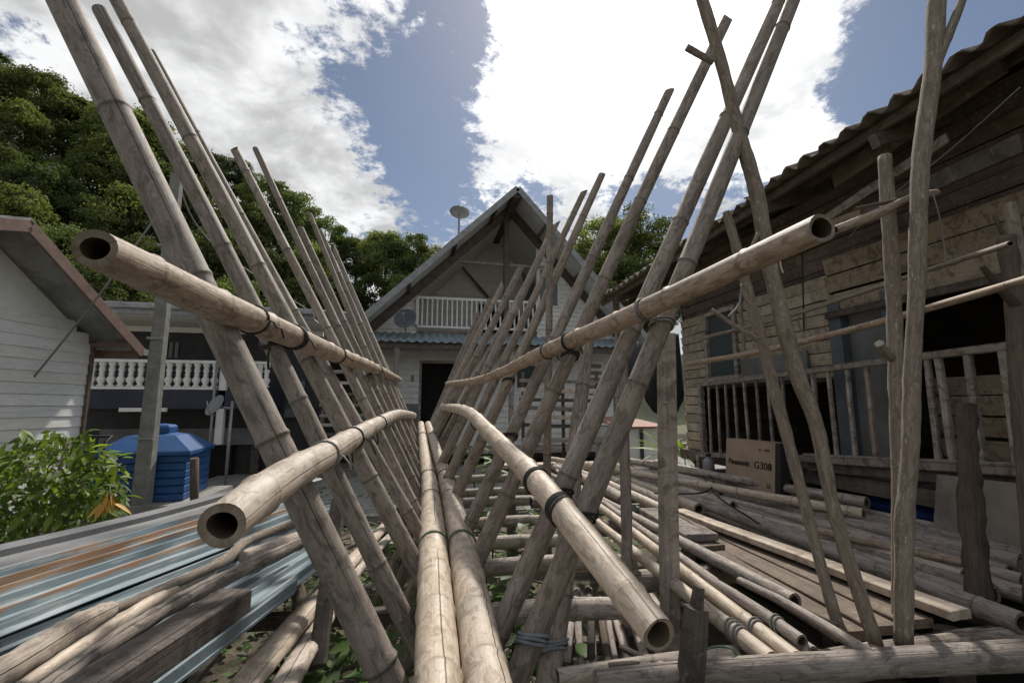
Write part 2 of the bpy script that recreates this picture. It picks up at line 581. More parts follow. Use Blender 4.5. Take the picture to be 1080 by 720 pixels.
        pp, rr, nn = [], [], []
        for x in ks:
            p, r = ev(x)
            pp.append(p)
            rr.append(r * marks[x][0] * rnd.uniform(.985, 1.015))
            nn.append(marks[x][1])
        # outer rings, then rim and bore rings with their own vertices so the cut edge stays crisp
        rings = [(p, r, n_, k) for k, (p, r, n_) in enumerate(zip(pp, rr, nn))]
        n0 = len(pp)
        tang = [(pp[min(k + 1, n0 - 1)] - pp[max(k - 1, 0)]).normalized() for k in range(n0)]
        strips = [rings]
        for end, (k, q) in enumerate(((0, 1), (n0 - 1, n0 - 2))):
            if hollow[end]:
                dirn = (pp[q] - pp[k]).normalized()
                ri = rr[k] * (1 - wall)
                rim_ = [(pp[k], rr[k], 1.15, k), (pp[k] + dirn * .001, ri * 1.03, .85, k)]
                bore = [(pp[k] + dirn * .001, ri * 1.03, 2.0, k), (pp[k] + dirn * .42, ri * .9, 2.0, k)]  # full node colour here paints in the shade inside the hollow
                if end == 0:
                    rim_.reverse()
                    bore.reverse()
                strips += [rim_, bore]
        ref = Vector((0, 0, 1)) if abs(tang[0].z) < .9 else Vector((0, 1, 0))
        sx = tang[0].cross(ref).normalized()
        frames, Ls = [], []
        Lk = 0
        for k in range(n0):
            sx = (sx - tang[k] * sx.dot(tang[k])).normalized()
            frames.append((sx.copy(), sx.cross(tang[k])))
            if k:
                Lk += (pp[k] - pp[k - 1]).length
            Ls.append(Lk)
        vs, gc, ndv, fs = [], [], [], []
        chip = {k: [rnd.uniform(-.025, .025) * rr[k] + .06 * rr[k] * math.sin(2 * math.pi * i / sides * 2 + k) for i in range(sides)] for k in (0, n0 - 1)}
        oval = rnd.uniform(0, 6.28)
        for st_ in strips:
            o0 = len(vs)
            for p, r, n_, k in st_:
                fx, fy = frames[k]
                for i in range(sides):
                    a = 2 * math.pi * i / sides
                    ca, sa = math.cos(a), math.sin(a)
                    sh = tang[k] * (cut * r * ca) if cut and k == 0 else Vector((0, 0, 0))
                    if k in chip:
                        sh = sh + tang[k] * chip[k][i]
                    ro = r * (1 + .06 * math.cos(2 * a + oval)) if st_ is not rings and r < rr[k] * .99 else r
                    vs.append(p + (fx * ca + fy * sa) * ro + sh)
                    gc.append((ca, sa, Ls[k]))
                    ndv.append(n_)
            m_ = len(st_)
            for k in range(m_ - 1):
                for i in range(sides):
                    j = (i + 1) % sides
                    fs.append((o0 + k * sides + i, o0 + k * sides + j, o0 + (k + 1) * sides + j, o0 + (k + 1) * sides + i))
            if st_ is rings:
                if not hollow[0]:
                    fs.append(tuple(reversed(range(sides))))
                if not hollow[1]:
                    fs.append(tuple((m_ - 1) * sides + i for i in range(sides)))
            elif st_[0][2] == 2.0:
                deep = 0 if (st_[0][1] < st_[1][1]) else 1
                fs.append(tuple(o0 + deep * sides + i for i in range(sides)))
        return s.add(vs, fs, gc, ndv)

    def build(s, name, mat, parent=None, smooth=False, origin=None):
        vs = np.array(s.v, dtype=float)
        if origin is None:
            lo, hi = vs.min(0), vs.max(0)
            origin = Vector(((lo[0] + hi[0]) / 2, (lo[1] + hi[1]) / 2, lo[2]))
        me = bpy.data.meshes.new(name)
        me.from_pydata((vs - np.array(origin)).tolist(), [], s.f)
        a = me.attributes.new('gc', 'FLOAT_VECTOR', 'POINT')
        a.data.foreach_set('vector', np.array(s.gc, dtype=np.float32).ravel())
        a = me.attributes.new('nd', 'FLOAT', 'POINT')
        a.data.foreach_set('value', np.array(s.nd, dtype=np.float32))
        if smooth:
            me.polygons.foreach_set('use_smooth', [len(p.vertices) == 4 for p in me.polygons])
        me.materials.append(MATS[mat])
        return place(name, me, origin, parent)


def place(name, me, origin, parent=None):
    o = bpy.data.objects.new(name, me)
    COL.objects.link(o)
    origin = Vector(origin)
    WPOS[o] = origin
    if parent is not None:
        o.parent = parent
        o.location = origin - WPOS[parent]
    else:
        o.location = origin + Vector((0, 0, CZ))
    return o


def catmull(P, Rr, k):
    if not hasattr(Rr, '__len__'):
        Rr = [Rr] * len(P)
    out = []
    n = len(P)
    for i in range(n - 1):
        p0, p1, p2, p3 = P[max(i - 1, 0)], P[i], P[i + 1], P[min(i + 2, n - 1)]
        for q in range(k):
            t = q / k
            a = p1 * 2 + (p2 - p0) * t + (p0 * 2 - p1 * 5 + p2 * 4 - p3) * t * t + (-p0 + p1 * 3 - p2 * 3 + p3) * t ** 3
            out.append((a * .5, Rr[i] * (1 - t) + Rr[i + 1] * t))
    out.append((P[-1], Rr[-1]))
    return out


def thing(name, loc, label, cat, group=None):
    o = bpy.data.objects.new(name, None)
    o.empty_display_size = .2
    COL.objects.link(o)
    WPOS[o] = Vector(loc)
    o.location = Vector(loc) + Vector((0, 0, CZ))
    return tag(o, label, cat, group)


def tag(o, label=None, cat=None, group=None, kind=None):
    if label:
        o['label'] = label
    if cat:
        o['category'] = cat
    if group:
        o['group'] = group
    if kind:
        o['kind'] = kind
    return o


def dup(o, origin, parent=None, name=None):
    """copy of one mesh object at another place, sharing its mesh"""
    c = o.copy()
    if name:
        c.name = name
    COL.objects.link(c)
    WPOS[c] = Vector(origin)
    c.parent = parent
    c.location = Vector(origin) - WPOS[parent] if parent is not None else Vector(origin) + Vector((0, 0, CZ))
    return c


def pxpole(spec):
    """[(px,py,width_px,place)] -> points, radii; place = ('Y'|'X'|'Z'|'D', value)"""
    P, Q = [], []
    for px, py, w, (k, val) in spec:
        p = {'Y': atY, 'X': atX, 'Z': atZ, 'D': atD}[k](px, py, val)
        P.append(p)
        Q.append(rad(p, w))
    return P, Q


def coil(mb, P, Rr, at, n=3, pitch=.014, th=.0045, grow=1.06, tilt=.12, tail=False):
    """turns of wire or twine round a pole polyline near the point `at`"""
    best = min(range(len(P) - 1), key=lambda i: seg_dist(P[i], P[i + 1], at)[0])
    d, a = seg_dist(P[best], P[best + 1], at)
    c = P[best].lerp(P[best + 1], a)
    r = (Rr[best] * (1 - a) + Rr[best + 1] * a) * grow + th
    t = (P[best + 1] - P[best]).normalized()
    sx = t.cross(Vector((0, 0, 1))).normalized()
    uy = sx.cross(t)
    pts = []
    N = 18 * n
    for k in range(N + 1):
        q = k / 18
        an = 2 * math.pi * q
        wob = math.sin(an * 1.0 + 1) * tilt * r + math.sin(an * 2.3 + n) * .05 * r
        pts.append(c + t * ((q - n / 2) * pitch + wob) + (sx * math.cos(an) + uy * math.sin(an)) * r)
    # loose tail
    out = (pts[-1] - c).normalized()
    for q in (1, 2, 3, 4):
        pts.append(pts[-1] + out * (.012 * rnd.uniform(.3, 1.4)) + t * rnd.uniform(-.012, .012) + Vector((0, 0, -.010 * q * rnd.random())))
    mb.tube(pts, th, 6)
    return mb


def seg_dist(a, b, p):
    ab = b - a
    t = max(0, min(1, (p - a).dot(ab) / max(ab.dot(ab), 1e-9)))
    return (p - a.lerp(b, t)).length, t


def wire(name, pts, th, mat, label, cat, parent=None):
    mb = MB()
    cr = catmull([Vector(p) for p in pts], th, 8)
    mb.tube([c[0] for c in cr], th, 6)
    o = mb.build(name, mat, parent, True)
    if label:
        tag(o, label, cat)
    return o


def lathe(mb, c, prof, sides=16, axis=(0, 0, 1), cap=True):
    ax = Vector(axis).normalized()
    sx = ax.cross(Vector((0, 1, 0)) if abs(ax.y) < .9 else Vector((1, 0, 0))).normalized()
    uy = ax.cross(sx)
    c = Vector(c)
    vs, fs = [], []
    for r, h in prof:
        for i in range(sides):
            a = 2 * math.pi * i / sides
            vs.append(c + ax * h + (sx * math.cos(a) + uy * math.sin(a)) * r)
    for k in range(len(prof) - 1):
        for i in range(sides):
            j = (i + 1) % sides
            fs.append((k * sides + i, k * sides + j, (k + 1) * sides + j, (k + 1) * sides + i))
    if cap:
        fs.append(tuple(reversed(range(sides))))
        fs.append(tuple((len(prof) - 1) * sides + i for i in range(sides)))
    return mb.add(vs, fs)
# ------------------------------------------------------------------ ground and hillside
gx = [-400, -150, -60, -30] + [-20 + i * 1.0 for i in range(41)] + [30, 60, 150, 400]
gy = [-300, -100, -40, -15] + [-8 + i * 1.0 for i in range(38)] + [40, 70, 150, 400]
mb = MB()
vs = [(x, y, GROUND + (.07 * mnoise.noise((x * .8, y * .8, 0)) if abs(x) < 25 and -10 < y < 32 else 0)) for y in gy for x in gx]
nx = len(gx)
fs = [(j * nx + i, j * nx + i + 1, (j + 1) * nx + i + 1, (j + 1) * nx + i) for j in range(len(gy) - 1) for i in range(nx - 1)]
mb.add(vs, fs)
tag(mb.build('ground', 'soil', None, True, (0, 0, GROUND)), kind='structure')

SKYLINE = [(-400, 40), (-60, 30), (0, 58), (45, 82), (85, 112), (120, 112), (150, 108), (190, 142), (235, 160), (265, 168), (300, 195), (330, 210),
           (355, 240), (380, 243), (400, 238), (430, 246), (452, 266), (490, 290), (560, 300), (600, 262), (640, 232), (672, 228), (692, 262), (720, 300), (780, 330), (1100, 380)]


def skyline(px):
    for (a, ya), (b_, yb) in zip(SKYLINE, SKYLINE[1:]):
        if a <= px <= b_:
            return ya + (yb - ya) * (px - a) / (b_ - a)
    return SKYLINE[-1][1]


TREE_H = 8.0
DFAR = 52.0


def hill_z(px, D):
    k = (DFAR - D) / 6.5
    py = skyline(px) + max(k, 0) * 46
    z = atD(px, py, min(D, DFAR)).z - TREE_H
    if D < 24:
        z = z + (GROUND - z) * min(1, (24 - D) / 8)
    return max(z, GROUND - .3)


mb = MB()
pxs = list(range(-400, 1101, 25))
ds = [16, 18, 20, 22, 24, 27, 30, 34, 38, 42, 46, 50, 54, 60, 75, 110]
vs = []
for D in ds:
    for px in pxs:
        p = atD(px, 400, D)
        z = hill_z(px, D)
        if D > 60:
            z = GROUND - 1 if D > 100 else z * .5
        vs.append((p.x, p.y, z + mnoise.noise((p.x * .2, p.y * .2, 3)) * .5))
n = len(pxs)
fs = [(j * n + i, j * n + i + 1, (j + 1) * n + i + 1, (j + 1) * n + i) for j in range(len(ds) - 1) for i in range(n - 1)]
mb.add(vs, fs)
tag(mb.build('hillside', 'forest_floor', None, True), kind='structure')

mb = MB().slab([(-4.5, 7.2, GROUND + .03), (8.5, 7.2, GROUND + .03), (8.5, 13.9, GROUND + .03), (-4.5, 13.9, GROUND + .03)], (0, 0, .12))
tag(mb.build('added_bounce_slab', 'concrete', None), kind='structure')  # added slab, not a known yard: bounces sunlight up to the soffits

# ------------------------------------------------------------------ bamboo footbridge
bridge = thing('bamboo_footbridge', (.2, 4, GROUND),
               'bamboo footbridge of two pale walking poles between crossed leaning poles and four handrails', 'footbridge')

RAIL_UL = [(100, 262, 41, .865), (150, 285, 39, 1.02), (215, 316, 36, 1.27), (264, 336, 29, 1.60), (311, 356, 24, 2.0), (355, 374, 17, 2.55), (396, 389, 10.5, 4.0), (421, 400, 5, 6.8)]
RAIL_LL = [(234, 554, 47, .85), (278, 519, 42, 1.06), (313, 496, 34, 1.30), (342, 480, 28, 1.6), (370, 463, 22, 2.15), (398, 447, 15, 3.1), (420, 437, 10, 4.8), (436, 438, 6.5, 6.5)]
RAIL_UR = [(867, 240, 31, .74), (780, 280, 26, 1.0), (711, 312, 23, 1.27), (640, 344, 20, 1.67), (600, 360, 17, 2.0), (560, 378, 14, 2.5), (530, 392, 10, 3.1), (500, 402, 8, 4.1), (472, 405, 5.5, 6.5)]
RAIL_LR = [(695, 669, 37, .88), (640, 598, 34, 1.10), (600, 547, 30, 1.35), (560, 500, 25, 1.72), (540, 480, 20, 2.05), (515, 455, 16, 2.55), (490, 433, 11, 3.5), (467, 429, 6, 6.4)]
rails = {}
for key, spec, mat in (('UL', RAIL_UL, 'bamboo_brown'), ('LL', RAIL_LL, 'bamboo_pale'), ('UR', RAIL_UR, 'bamboo_brown'), ('LR', RAIL_LR, 'bamboo_pale')):
    P, Q = pxpole([(a, b_, w, ('Y', y)) for a, b_, w, y in spec])
    mb = MB().bamboo(P, Q, node=.36, sides=24, hollow=(True, False), wall=.40 if key in ('UL', 'LL') else .26, swell=.085)
    rails[key] = (mb.build('handrail', mat, bridge, True), P, Q, spec)


def rail_Y(key, px0, py0, px1, py1):
    """Y of the rail where the image line of a pole crosses it"""
    spec = rails[key][3]
    for (ax, ay, _, Ya), (bx, by, _, Yb) in zip(spec, spec[1:]):
        d = (px1 - px0) * (by - ay) - (py1 - py0) * (bx - ax)
        if abs(d) < 1e-6:
            continue
        s_ = ((px1 - px0) * (py0 - ay) - (py1 - py0) * (px0 - ax)) / -d
        # solve a + s*(b-a) on the pole line
        s_ = ((ax - px0) * (py1 - py0) - (ay - py0) * (px1 - px0)) / ((px1 - px0) * (by - ay) - (py1 - py0) * (bx - ax)) if d else 0
        s_ = s_
        if -.001 <= s_ <= 1.001:
            return Ya + (Yb - Ya) * s_
    return None


# leaning poles: top pixel, a low pixel, widths there, bend in pixels at mid-height
LEFT = [(36, -60, 408, 720, 27, 37, 0), (106, 12, 432, 664, 14, 22, 4), (99, -45, 438, 595, 13, 19, 0), (161, 56, 446, 566, 6.5, 14, -3),
        (247, 157, 446, 552, 8, 12, 2), (270, 158, 446, 528, 6, 11, -2), (317, 241, 446, 520, 6.5, 10, 0), (326, 224, 446, 508, 4.5, 9, -2),
        (337, 242, 446, 496, 5, 9, 0), (352, 262, 446, 488, 4.5, 8, 1), (363, 288, 447, 480, 5, 8, 0)]
RIGHT = [(852, -38, 546, 710, 13, 28, 0), (836, -30, 532, 656, 13, 24, 0), (768, 18, 520, 556, 11, 18, -2), (706, 96, 497, 548, 9, 15, 0),
         (635, 184, 483, 516, 7, 14, 1), (616, 202, 474, 502, 6, 12, 0), (586, 236, 468, 486, 7, 11, 0), (550, 281, 459, 458, 6, 10, 1), (553, 303, 464, 470, 6, 10, 0),
         (530, 300, 456, 452, 5, 8, 0), (517, 315, 456, 450, 5, 8, 0), (505, 329, 455, 448, 4, 7, 0)]
lean = []
for side, lst, key in (('L', LEFT, 'UL'), ('R', RIGHT, 'UR')):
    prevY = 0
    for i, (tx, ty, bx, by, w0, w1, bend) in enumerate(lst):
        Y = rail_Y(key, tx, ty, bx, by)
        Y = (Y if Y else 6.4) * 1.17
        Y = max(Y, prevY + .18 * (1 + .1 * i))
        prevY = Y
        if side == 'R' and i < 2:
            Y = (1.50, 1.66)[i]
            prevY = Y
        pt, pb = atY(tx, ty, Y), atY(bx, by, Y)
        r0, r1 = rad(pt, w0), rad(pb, w1)
        r0, r1 = max(r0, .018), max(r1, .026)
        dirn = (pb - pt).normalized()
        pg = pt + dirn * ((GROUND - .1 - pt.z) / dirn.z)
        n = (pg - pt).cross(Vector((0, 1, 0))).normalized()
        m1 = pt.lerp(pg, .33) + n * (bend * depth(pt) / F_PX) + Vector((0, rnd.uniform(-.02, .02), 0))
        m2 = pt.lerp(pg, .68) + n * rnd.uniform(-.008, .008)
        rr = [r0, r0 * .6 + r1 * .4, r1 * .85 + r0 * .15, r1 * 1.05]
        mb = MB().bamboo([pt, m1, m2, pg], rr, node=.62, sides=18 if i < 5 else 12, hollow=(i > 0, False), wall=.3, swell=rnd.uniform(.05, .10), cut=rnd.uniform(-1.6, 1.6))
        lean.append((side, i, mb.build('leaning_pole', 'bamboo_grey', bridge, True), [pt, m1, m2, pg], rr, Y))

# pale brace that leans towards the camera, lashed to the nearest right pole
P, Q = pxpole([(621, 355, 12, ('Y', 2.45)), (607, 470, 17, ('Y', 2.15)), (598, 580, 24, ('Y', 1.92)), (577, 722, 26, ('Y', 1.70))])
P.append(P[-1] + (P[-1] - P[-2]).normalized() * 1.0)
Q.append(Q[-1])
brace = MB().bamboo(P, Q, node=.45, sides=16).build('brace_pole', 'bamboo_grey', bridge, True)
tag(brace, 'pale grey brace pole leaning towards the viewer')
mb = coil(MB(), P, Q, atY(586, 684, 1.78), 3, .012, .006, 1.0, .45)
mb.build('lashing', 'cloth_tape', brace, True)
mb = MB()
P0, Q0 = lean[len(LEFT)][3], lean[len(LEFT)][4]
coil(mb, P0, Q0, atY(566, 676, 1.5), 3, .012, .006, 1.0, .55)
mb.build('lashing', 'cloth_tape', lean[len(LEFT)][2], True)

# the two walking poles
for spec in (((462, 720, 51, ('Z', -.70)), (456, 560, 27, ('Z', -.70)), (453, 510, 16.5, ('Y', 3.85)), (448, 480, 11, ('Y', 5.0)), (444, 447, 6.5, ('Y', 6.9))),
             ((514, 720, 50, ('Z', -.70)), (484, 560, 26.5, ('Z', -.70)), (471, 510, 16.5, ('Y', 3.85)), (462, 480, 11, ('Y', 5.0)), (451.5, 447, 6.5, ('Y', 6.9)))):
    P, Q = pxpole(spec)
    near = P[0] + (P[0] - P[1]).normalized() * 1.1
    P, Q = [near] + P, [Q[0] * 1.05] + Q
    o = MB().bamboo(P, Q, node=.34, sides=26, hollow=(True, True), swell=.07).build('walking_pole', 'bamboo_pale', bridge, True)
    for (lx, ly, turns, mt) in ((470, 571, 2, 'twine_green'), (462, 512, 1, 'cable'), (455, 462, 2, 'wire_grey'), (452, 530, 1, 'wire_grey')):
        mb = coil(MB(), P, Q, atZ(lx, ly, -.68) if ly > 480 else atY(lx, ly, 6.0), turns, .012, .0038, 1.0, .15)
        mb.build('lashing', mt, o, True)

# cross bars under the walking poles, carried to the platform on the right
for y, xa, xb, z, r in ((1.95, .18, .98, -.84, .045), (2.55, .25, 1.2, -.86, .045), (2.98, .2, 1.1, -.86, .042), (3.45, .30, 1.2, -.85, .04), (4.1, .2, 1.5, -.84, .045), (4.5, .3, 1.5, -.83, .04), (5.1, .2, 1.6, -.80, .045)):
    MB().bamboo([(xa, y, z), (xa * .5 + xb * .5, y - .02, z + .01), (xb, y - .06, z)], [r, r, r * .9], node=.3, sides=12).build('crossbar', 'bamboo_floor', bridge, True)
mb = MB().beam((-1.0, 2.5, -1.0), (.22, 2.45, -1.02), .06, .065)
mb.build('crossbar', 'wood_dark', bridge)

# wire and twine lashings on the handrails
for key, lst in (('UL', ((178, 300, 0, 'cable'), (266, 336, 1, 'cable'), (309, 355, 4, 'cable'), (355, 374, 1, 'cable'), (397, 389, 2, 'cable'))),
                 ('LL', ((341, 481, 1, 'wire_grey'), (371, 462, 2, 'cable'), (399, 446, 2, 'cable'))),
                 ('UR', ((683, 326, 2, 'wire_grey'), (600, 360, 2, 'cable'), (579, 369, 1, 'cable'), (518, 396, 2, 'cable'))),
                 ('LR', ((567, 508, 3, 'cable'), (593, 538, 5, 'cable'), (506, 446, 2, 'cable')))):
    o, P, Q, spec = rails[key]
    for px, py, turns, mt in lst:
        if not turns:
            continue
        Yn = min(((abs(a - px), y) for a, b_, w, y in spec))[1]
        best = None
        for (ax, ay, _, Ya), (bx, by, _, Yb) in zip(spec, spec[1:]):
            if min(ax, bx) <= px <= max(ax, bx):
                Yn = Ya + (Yb - Ya) * (px - ax) / (bx - ax)
        at_ = atY(px, py, Yn)
        coil(MB(), P, Q, at_, turns, .010, .0036, 1.0, .22).build('lashing', mt, o, True)
        # the wire also runs round the pole behind
        if turns >= 2:
            near = min(lean, key=lambda q: min(seg_dist(q[3][i], q[3][i + 1], at_)[0] for i in range(3)))
            tgt = min((seg_dist(near[3][i], near[3][i + 1], at_) + (i,) for i in range(3)))
            c = near[3][tgt[2]].lerp(near[3][tgt[2] + 1], tgt[1])
            if tgt[0] < .45:
                mb = MB()
                coil(mb, near[3], near[4], c, 2, .014, .0045, 1.0, .5)
                mb.build('lashing', mt, near[2], True)

# stake standing in the bridge line
P, Q = pxpole([(580, 207, 7, ('Y', 3.3)), (579, 360, 8, ('Y', 3.25)), (577, 505, 9, ('Y', 3.25))])
P.append(Vector((P[-1].x, P[-1].y, GROUND - .1)))
Q.append(Q[-1])
tag(MB().bamboo(P, Q, node=.5, sides=10, hollow=(True, False)).build('stake', 'bamboo_grey', None, True),
    'slim straight upright stake with pointed top in front of the white gable', 'stake')
# ------------------------------------------------------------------ bamboo platform on the right
DZ = -.70
deck = thing('bamboo_platform', (1.9, 3.2, GROUND), 'low platform floored with loose weathered bamboo poles beside the brown wooden house', 'platform')
for y in (1.32, 2.1, 3.0, 3.9, 4.8, 5.6):
    MB().bamboo([(.95, y, DZ - .115), (2, y + .03, DZ - .115), (3.25, y, DZ - .115)], [.05, .05, .045], node=.35, sides=10).build('joist', 'bamboo_old', deck, True)
for x in (.98, 1.9, 3.0):
    for y in (1.33, 3.0, 4.8):
        MB().tube([(x, y + .09, GROUND - .1), (x, y + .09, DZ - .1)], .05, 8).build('leg', 'wood_dark', deck, True)


FP = []


def fpole(a, b_, wa, wb, mat='bamboo_floor', name='floor_pole', z=DZ, parent=deck, ext=None, sides=14, node=.36, hollow=(True, True)):
    """floor pole: a = far pixel, b = near pixel, both at height z; ext = far end Y"""
    P, Q = pxpole([(a[0], a[1], wa, ('Z', z)), (b_[0], b_[1], wb, ('Z', z))])
    if ext:
        d = (P[0] - P[1]).normalized()
        P[0] = P[1] + d * ((ext - P[1].y) / d.y)
        Q[0] = Q[1] * .8
    mid = P[0].lerp(P[1], rnd.uniform(.35, .65)) + Vector((rnd.uniform(-.012, .012), 0, rnd.uniform(-.004, .012)))
    o = MB().bamboo([P[1], mid, P[0]], [Q[1], (Q[0] + Q[1]) / 2, Q[0]], node=node, sides=sides, hollow=hollow).build(name, mat, parent, True)
    FP.append((o, [P[1], mid, P[0]], [Q[1], (Q[0] + Q[1]) / 2, Q[0]]))
    return o


# pale poles nearest the bridge
fpole((632, 552), (814, 697), 10, 20, 'bamboo_pale', ext=3.6)
fpole((640, 541), (840, 697), 10, 21, 'bamboo_pale', ext=4.4)
fpole((650, 541), (858, 690), 9, 17, 'bamboo_floor', ext=4.9)
fpole((742, 607), (846, 676), 10, 14, 'bamboo_floor', z=DZ + .03)
fpole((652, 538), (838, 634), 9, 17, 'bamboo_floor', ext=5.3)
fpole((780, 612), (922, 692), 8, 13, 'bamboo_floor', z=DZ + .02, hollow=(False, True))
# grey poles under the house's side
fpole((820, 562), (1079, 657), 14, 23, 'bamboo_old', ext=5.4)
fpole((820, 551), (1016, 607), 9, 13, 'bamboo_floor', ext=5.3)
fpole((862, 559), (1016, 593), 8, 10, 'bamboo_brown', z=DZ + .04)
fpole((820, 543), (1079, 612), 9, 15, 'bamboo_old', ext=5.4)
fpole((820, 535), (1077, 594), 12, 20, 'bamboo_old', ext=5.2)
fpole((886, 534), (1079, 574), 7, 10, 'bamboo_old', ext=4.9)
# middle of the far floor
for i, x in enumerate((1.52, 1.63, 1.76, 1.88)):
    ya = (3.3, 2.95, 3.15, 2.9)[i]
    r = rnd.uniform(.034, .045)
    MB().bamboo([(x, ya, DZ + .005), (x + .04, 4.2, DZ + .01), (x + rnd.uniform(.02, .1), rnd.uniform(5.2, 5.5), DZ)], [r, r, r * .85], node=.36, sides=12).build('floor_pole', 'bamboo_pale' if i in (1, 3) else 'bamboo_floor', deck, True)
for i, x in enumerate((2.12, 2.24, 2.36, 2.47, 2.72, 2.9)):
    r = rnd.uniform(.032, .042)
    MB().bamboo([(x + .02, 2.9 + .3 * (i % 3), DZ + .012), (x, 4.2, DZ + .012), (x + rnd.uniform(-.05, .05), rnd.uniform(5.0, 5.5), DZ)], [r, r, r * .85], node=.36, sides=12).build('floor_pole', 'bamboo_pale' if i % 3 == 1 else 'bamboo_floor', deck, True)
# older layer below
for i, x in enumerate((1.98, 2.1, 2.21, 2.33, 2.44, 2.57, 2.68, 2.80, 2.91, 3.0)):
    r = rnd.uniform(.034, .046)
    MB().bamboo([(x, rnd.uniform(1.36, 1.7), DZ - .03), (x + rnd.uniform(-.03, .03), 3.2, DZ - .025), (x + rnd.uniform(-.05, .05), rnd.uniform(4.9, 5.4), DZ - .03)], [r, r, r * .85], node=.4, sides=10).build('floor_pole', 'bamboo_old' if i % 3 else 'bamboo_floor', deck, True)
# loose poles on top
for x0, y0, x1, y1, r, mt, lb in ((1.55, 5.3, 2.55, 2.3, .03, 'bamboo_pale', 'thin pale bamboo pole lying slantwise on top of the far platform floor'),
                                  (2.3, 5.2, 2.86, 2.55, .036, 'bamboo_floor', 'grey-brown bamboo pole lying loose in front of the cardboard box')):
    tag(MB().bamboo([(x0, y0, DZ + .075), ((x0 + x1) / 2, (y0 + y1) / 2, DZ + .08), (x1, y1, DZ + .078)], r, node=.33, sides=12).build('bamboo_pole', mt, None, True), lb, 'bamboo pole', 'poles lying loose on the platform')


def plank(quad, th, mat, name, label=None, parent=None, z=DZ):
    """four pixels (far-left, far-right, near-right, near-left) laid flat at height z"""
    p = [atZ(x, y, z) for x, y in quad]
    a, b_ = (p[0] + p[1]) / 2, (p[2] + p[3]) / 2
    w = ((p[0] - p[1]).length + (p[2] - p[3]).length) / 2
    o = MB().beam(b_ - Vector((0, 0, th / 2)), a - Vector((0, 0, th / 2)), w, th, seg=5, jit=.003, ch=.1).build(name, mat, parent)
    if label:
        tag(o, label, 'plank', 'planks laid on the platform')
    return o


plank(((712, 537), (720, 536), (1020, 640), (1006, 648)), .03, 'wood_pale', 'plank', 'long pale squared plank running along the middle of the bamboo platform', z=DZ + .03)
plank(((686, 546), (698, 544.5), (914, 662), (880, 668)), .03, 'wood_brown', 'plank', 'stained brown plank nearest the pale poles in the low brown row', z=DZ - .02)
plank(((699, 544.4), (711, 543), (948, 657), (916, 662)), .03, 'wood_brown', 'plank', 'middle plank of the low stained brown row on the platform', z=DZ - .026)
plank(((712, 542.8), (725, 541), (985, 651), (950, 656.5)), .03, 'wood_brown', 'plank', 'brown plank lying low right beside the long pale squared plank', z=DZ - .018)
plank(((676, 536), (700, 534), (752, 560), (728, 566)), .035, 'wood_grey', 'plank', 'short grey plank with dark sawn end on the platform behind the square post', z=DZ + .045)
plank(((672, 546), (690, 544), (762, 572), (738, 578)), .03, 'wood_brown', 'plank', 'short brown plank half under the grey plank on the platform', z=DZ + .005)
MB().beam((1.0, 5.62, DZ - .03), (3.0, 5.55, DZ - .03), .22, .05, seg=4, jit=.004).build('edge_board', 'wood_pale', deck)

# poles across the near end
P, Q = pxpole([(588, 714, 17, ('Y', 1.34)), (690, 700, 18, ('Y', 1.33)), (776, 690, 18, ('Y', 1.34))])
tag(MB().bamboo(P, Q, node=.3, sides=16).build('bamboo_pole', 'bamboo_floor', None, True), 'pale bamboo crosspiece tied under the near ends of the platform poles', 'bamboo pole')
P, Q = pxpole([(628, 716, 18, ('Y', 1.18)), (760, 707, 24, ('Y', 1.16)), (900, 700, 27, ('Y', 1.14)), (1090, 690, 30, ('Y', 1.12))])
cr = catmull(P, Q, 8)
tag(MB().tube([c[0] for c in cr], [c[1] for c in cr], 14, rough=.03).build('log', 'wood_grey', None, True), 'grey weathered log across the bottom right, nearest the viewer', 'log')
P, Q = pxpole([(772, 712, 14, ('Y', 1.30)), (900, 690, 18, ('Y', 1.28)), (1090, 670, 22, ('Y', 1.26))])
cr = catmull(P, Q, 8)
tag(MB().tube([c[0] for c in cr], [c[1] for c in cr], 14, rough=.03).build('log', 'wood_grey', None, True), 'thinner grey log lying behind the nearest log at bottom right', 'log')
P, Q = pxpole([(1012, 645, 14, ('Y', 1.42)), (1076, 668, 16, ('Y', 1.33))])
tag(MB().tube([P[0], P[0].lerp(P[1], .5), P[1]], [Q[0], Q[0], Q[1]], 10, rough=.06).build('log', 'bark', None, True), 'short dark log end wedged below the bark-covered stump post', 'log')
P, Q = pxpole([(697, 703, 12, ('Y', 1.27)), (723, 716, 15, ('Y', 1.14))])
tag(MB().bamboo(P, Q, node=.3, sides=12).build('bamboo_offcut', 'bamboo_floor', None, True), 'short pale bamboo offcut poking up at the bottom beside the short pointed post', 'bamboo')

# old split slats on the lower level under the right handrail
slats = thing('slat_pile', atZ(640, 660, -1.0), 'pile of dark split bamboo slats lying low under the right handrail', 'slats')
for k in range(15):
    a = atZ(606 + k * 6.2 + rnd.uniform(-3, 3), 622 + rnd.uniform(-4, 6), -.98)
    b_ = atZ(598 + k * 11 + rnd.uniform(-6, 6), 718, -.95 - .04 * (k % 2))
    b_ = a + (b_ - a) * rnd.uniform(.8, 1.05)
    mt = ('bamboo_old', 'bamboo_old', 'wood_dark', 'bamboo_floor', 'wood_brown')[k % 5]
    m1 = a.lerp(b_, .5) + Vector((rnd.uniform(-.012, .012), 0, rnd.uniform(-.01, .015)))
    MB().tube([a, m1, b_], [rnd.uniform(.012, .018), .018, .016], 8, rough=.12, flat=.6).build('slat', mt, slats, True)
MB().beam((.45, 2.05, -1.03), (1.1, 2.0, -1.03), .06, .06).build('bearer', 'wood_dark', slats)
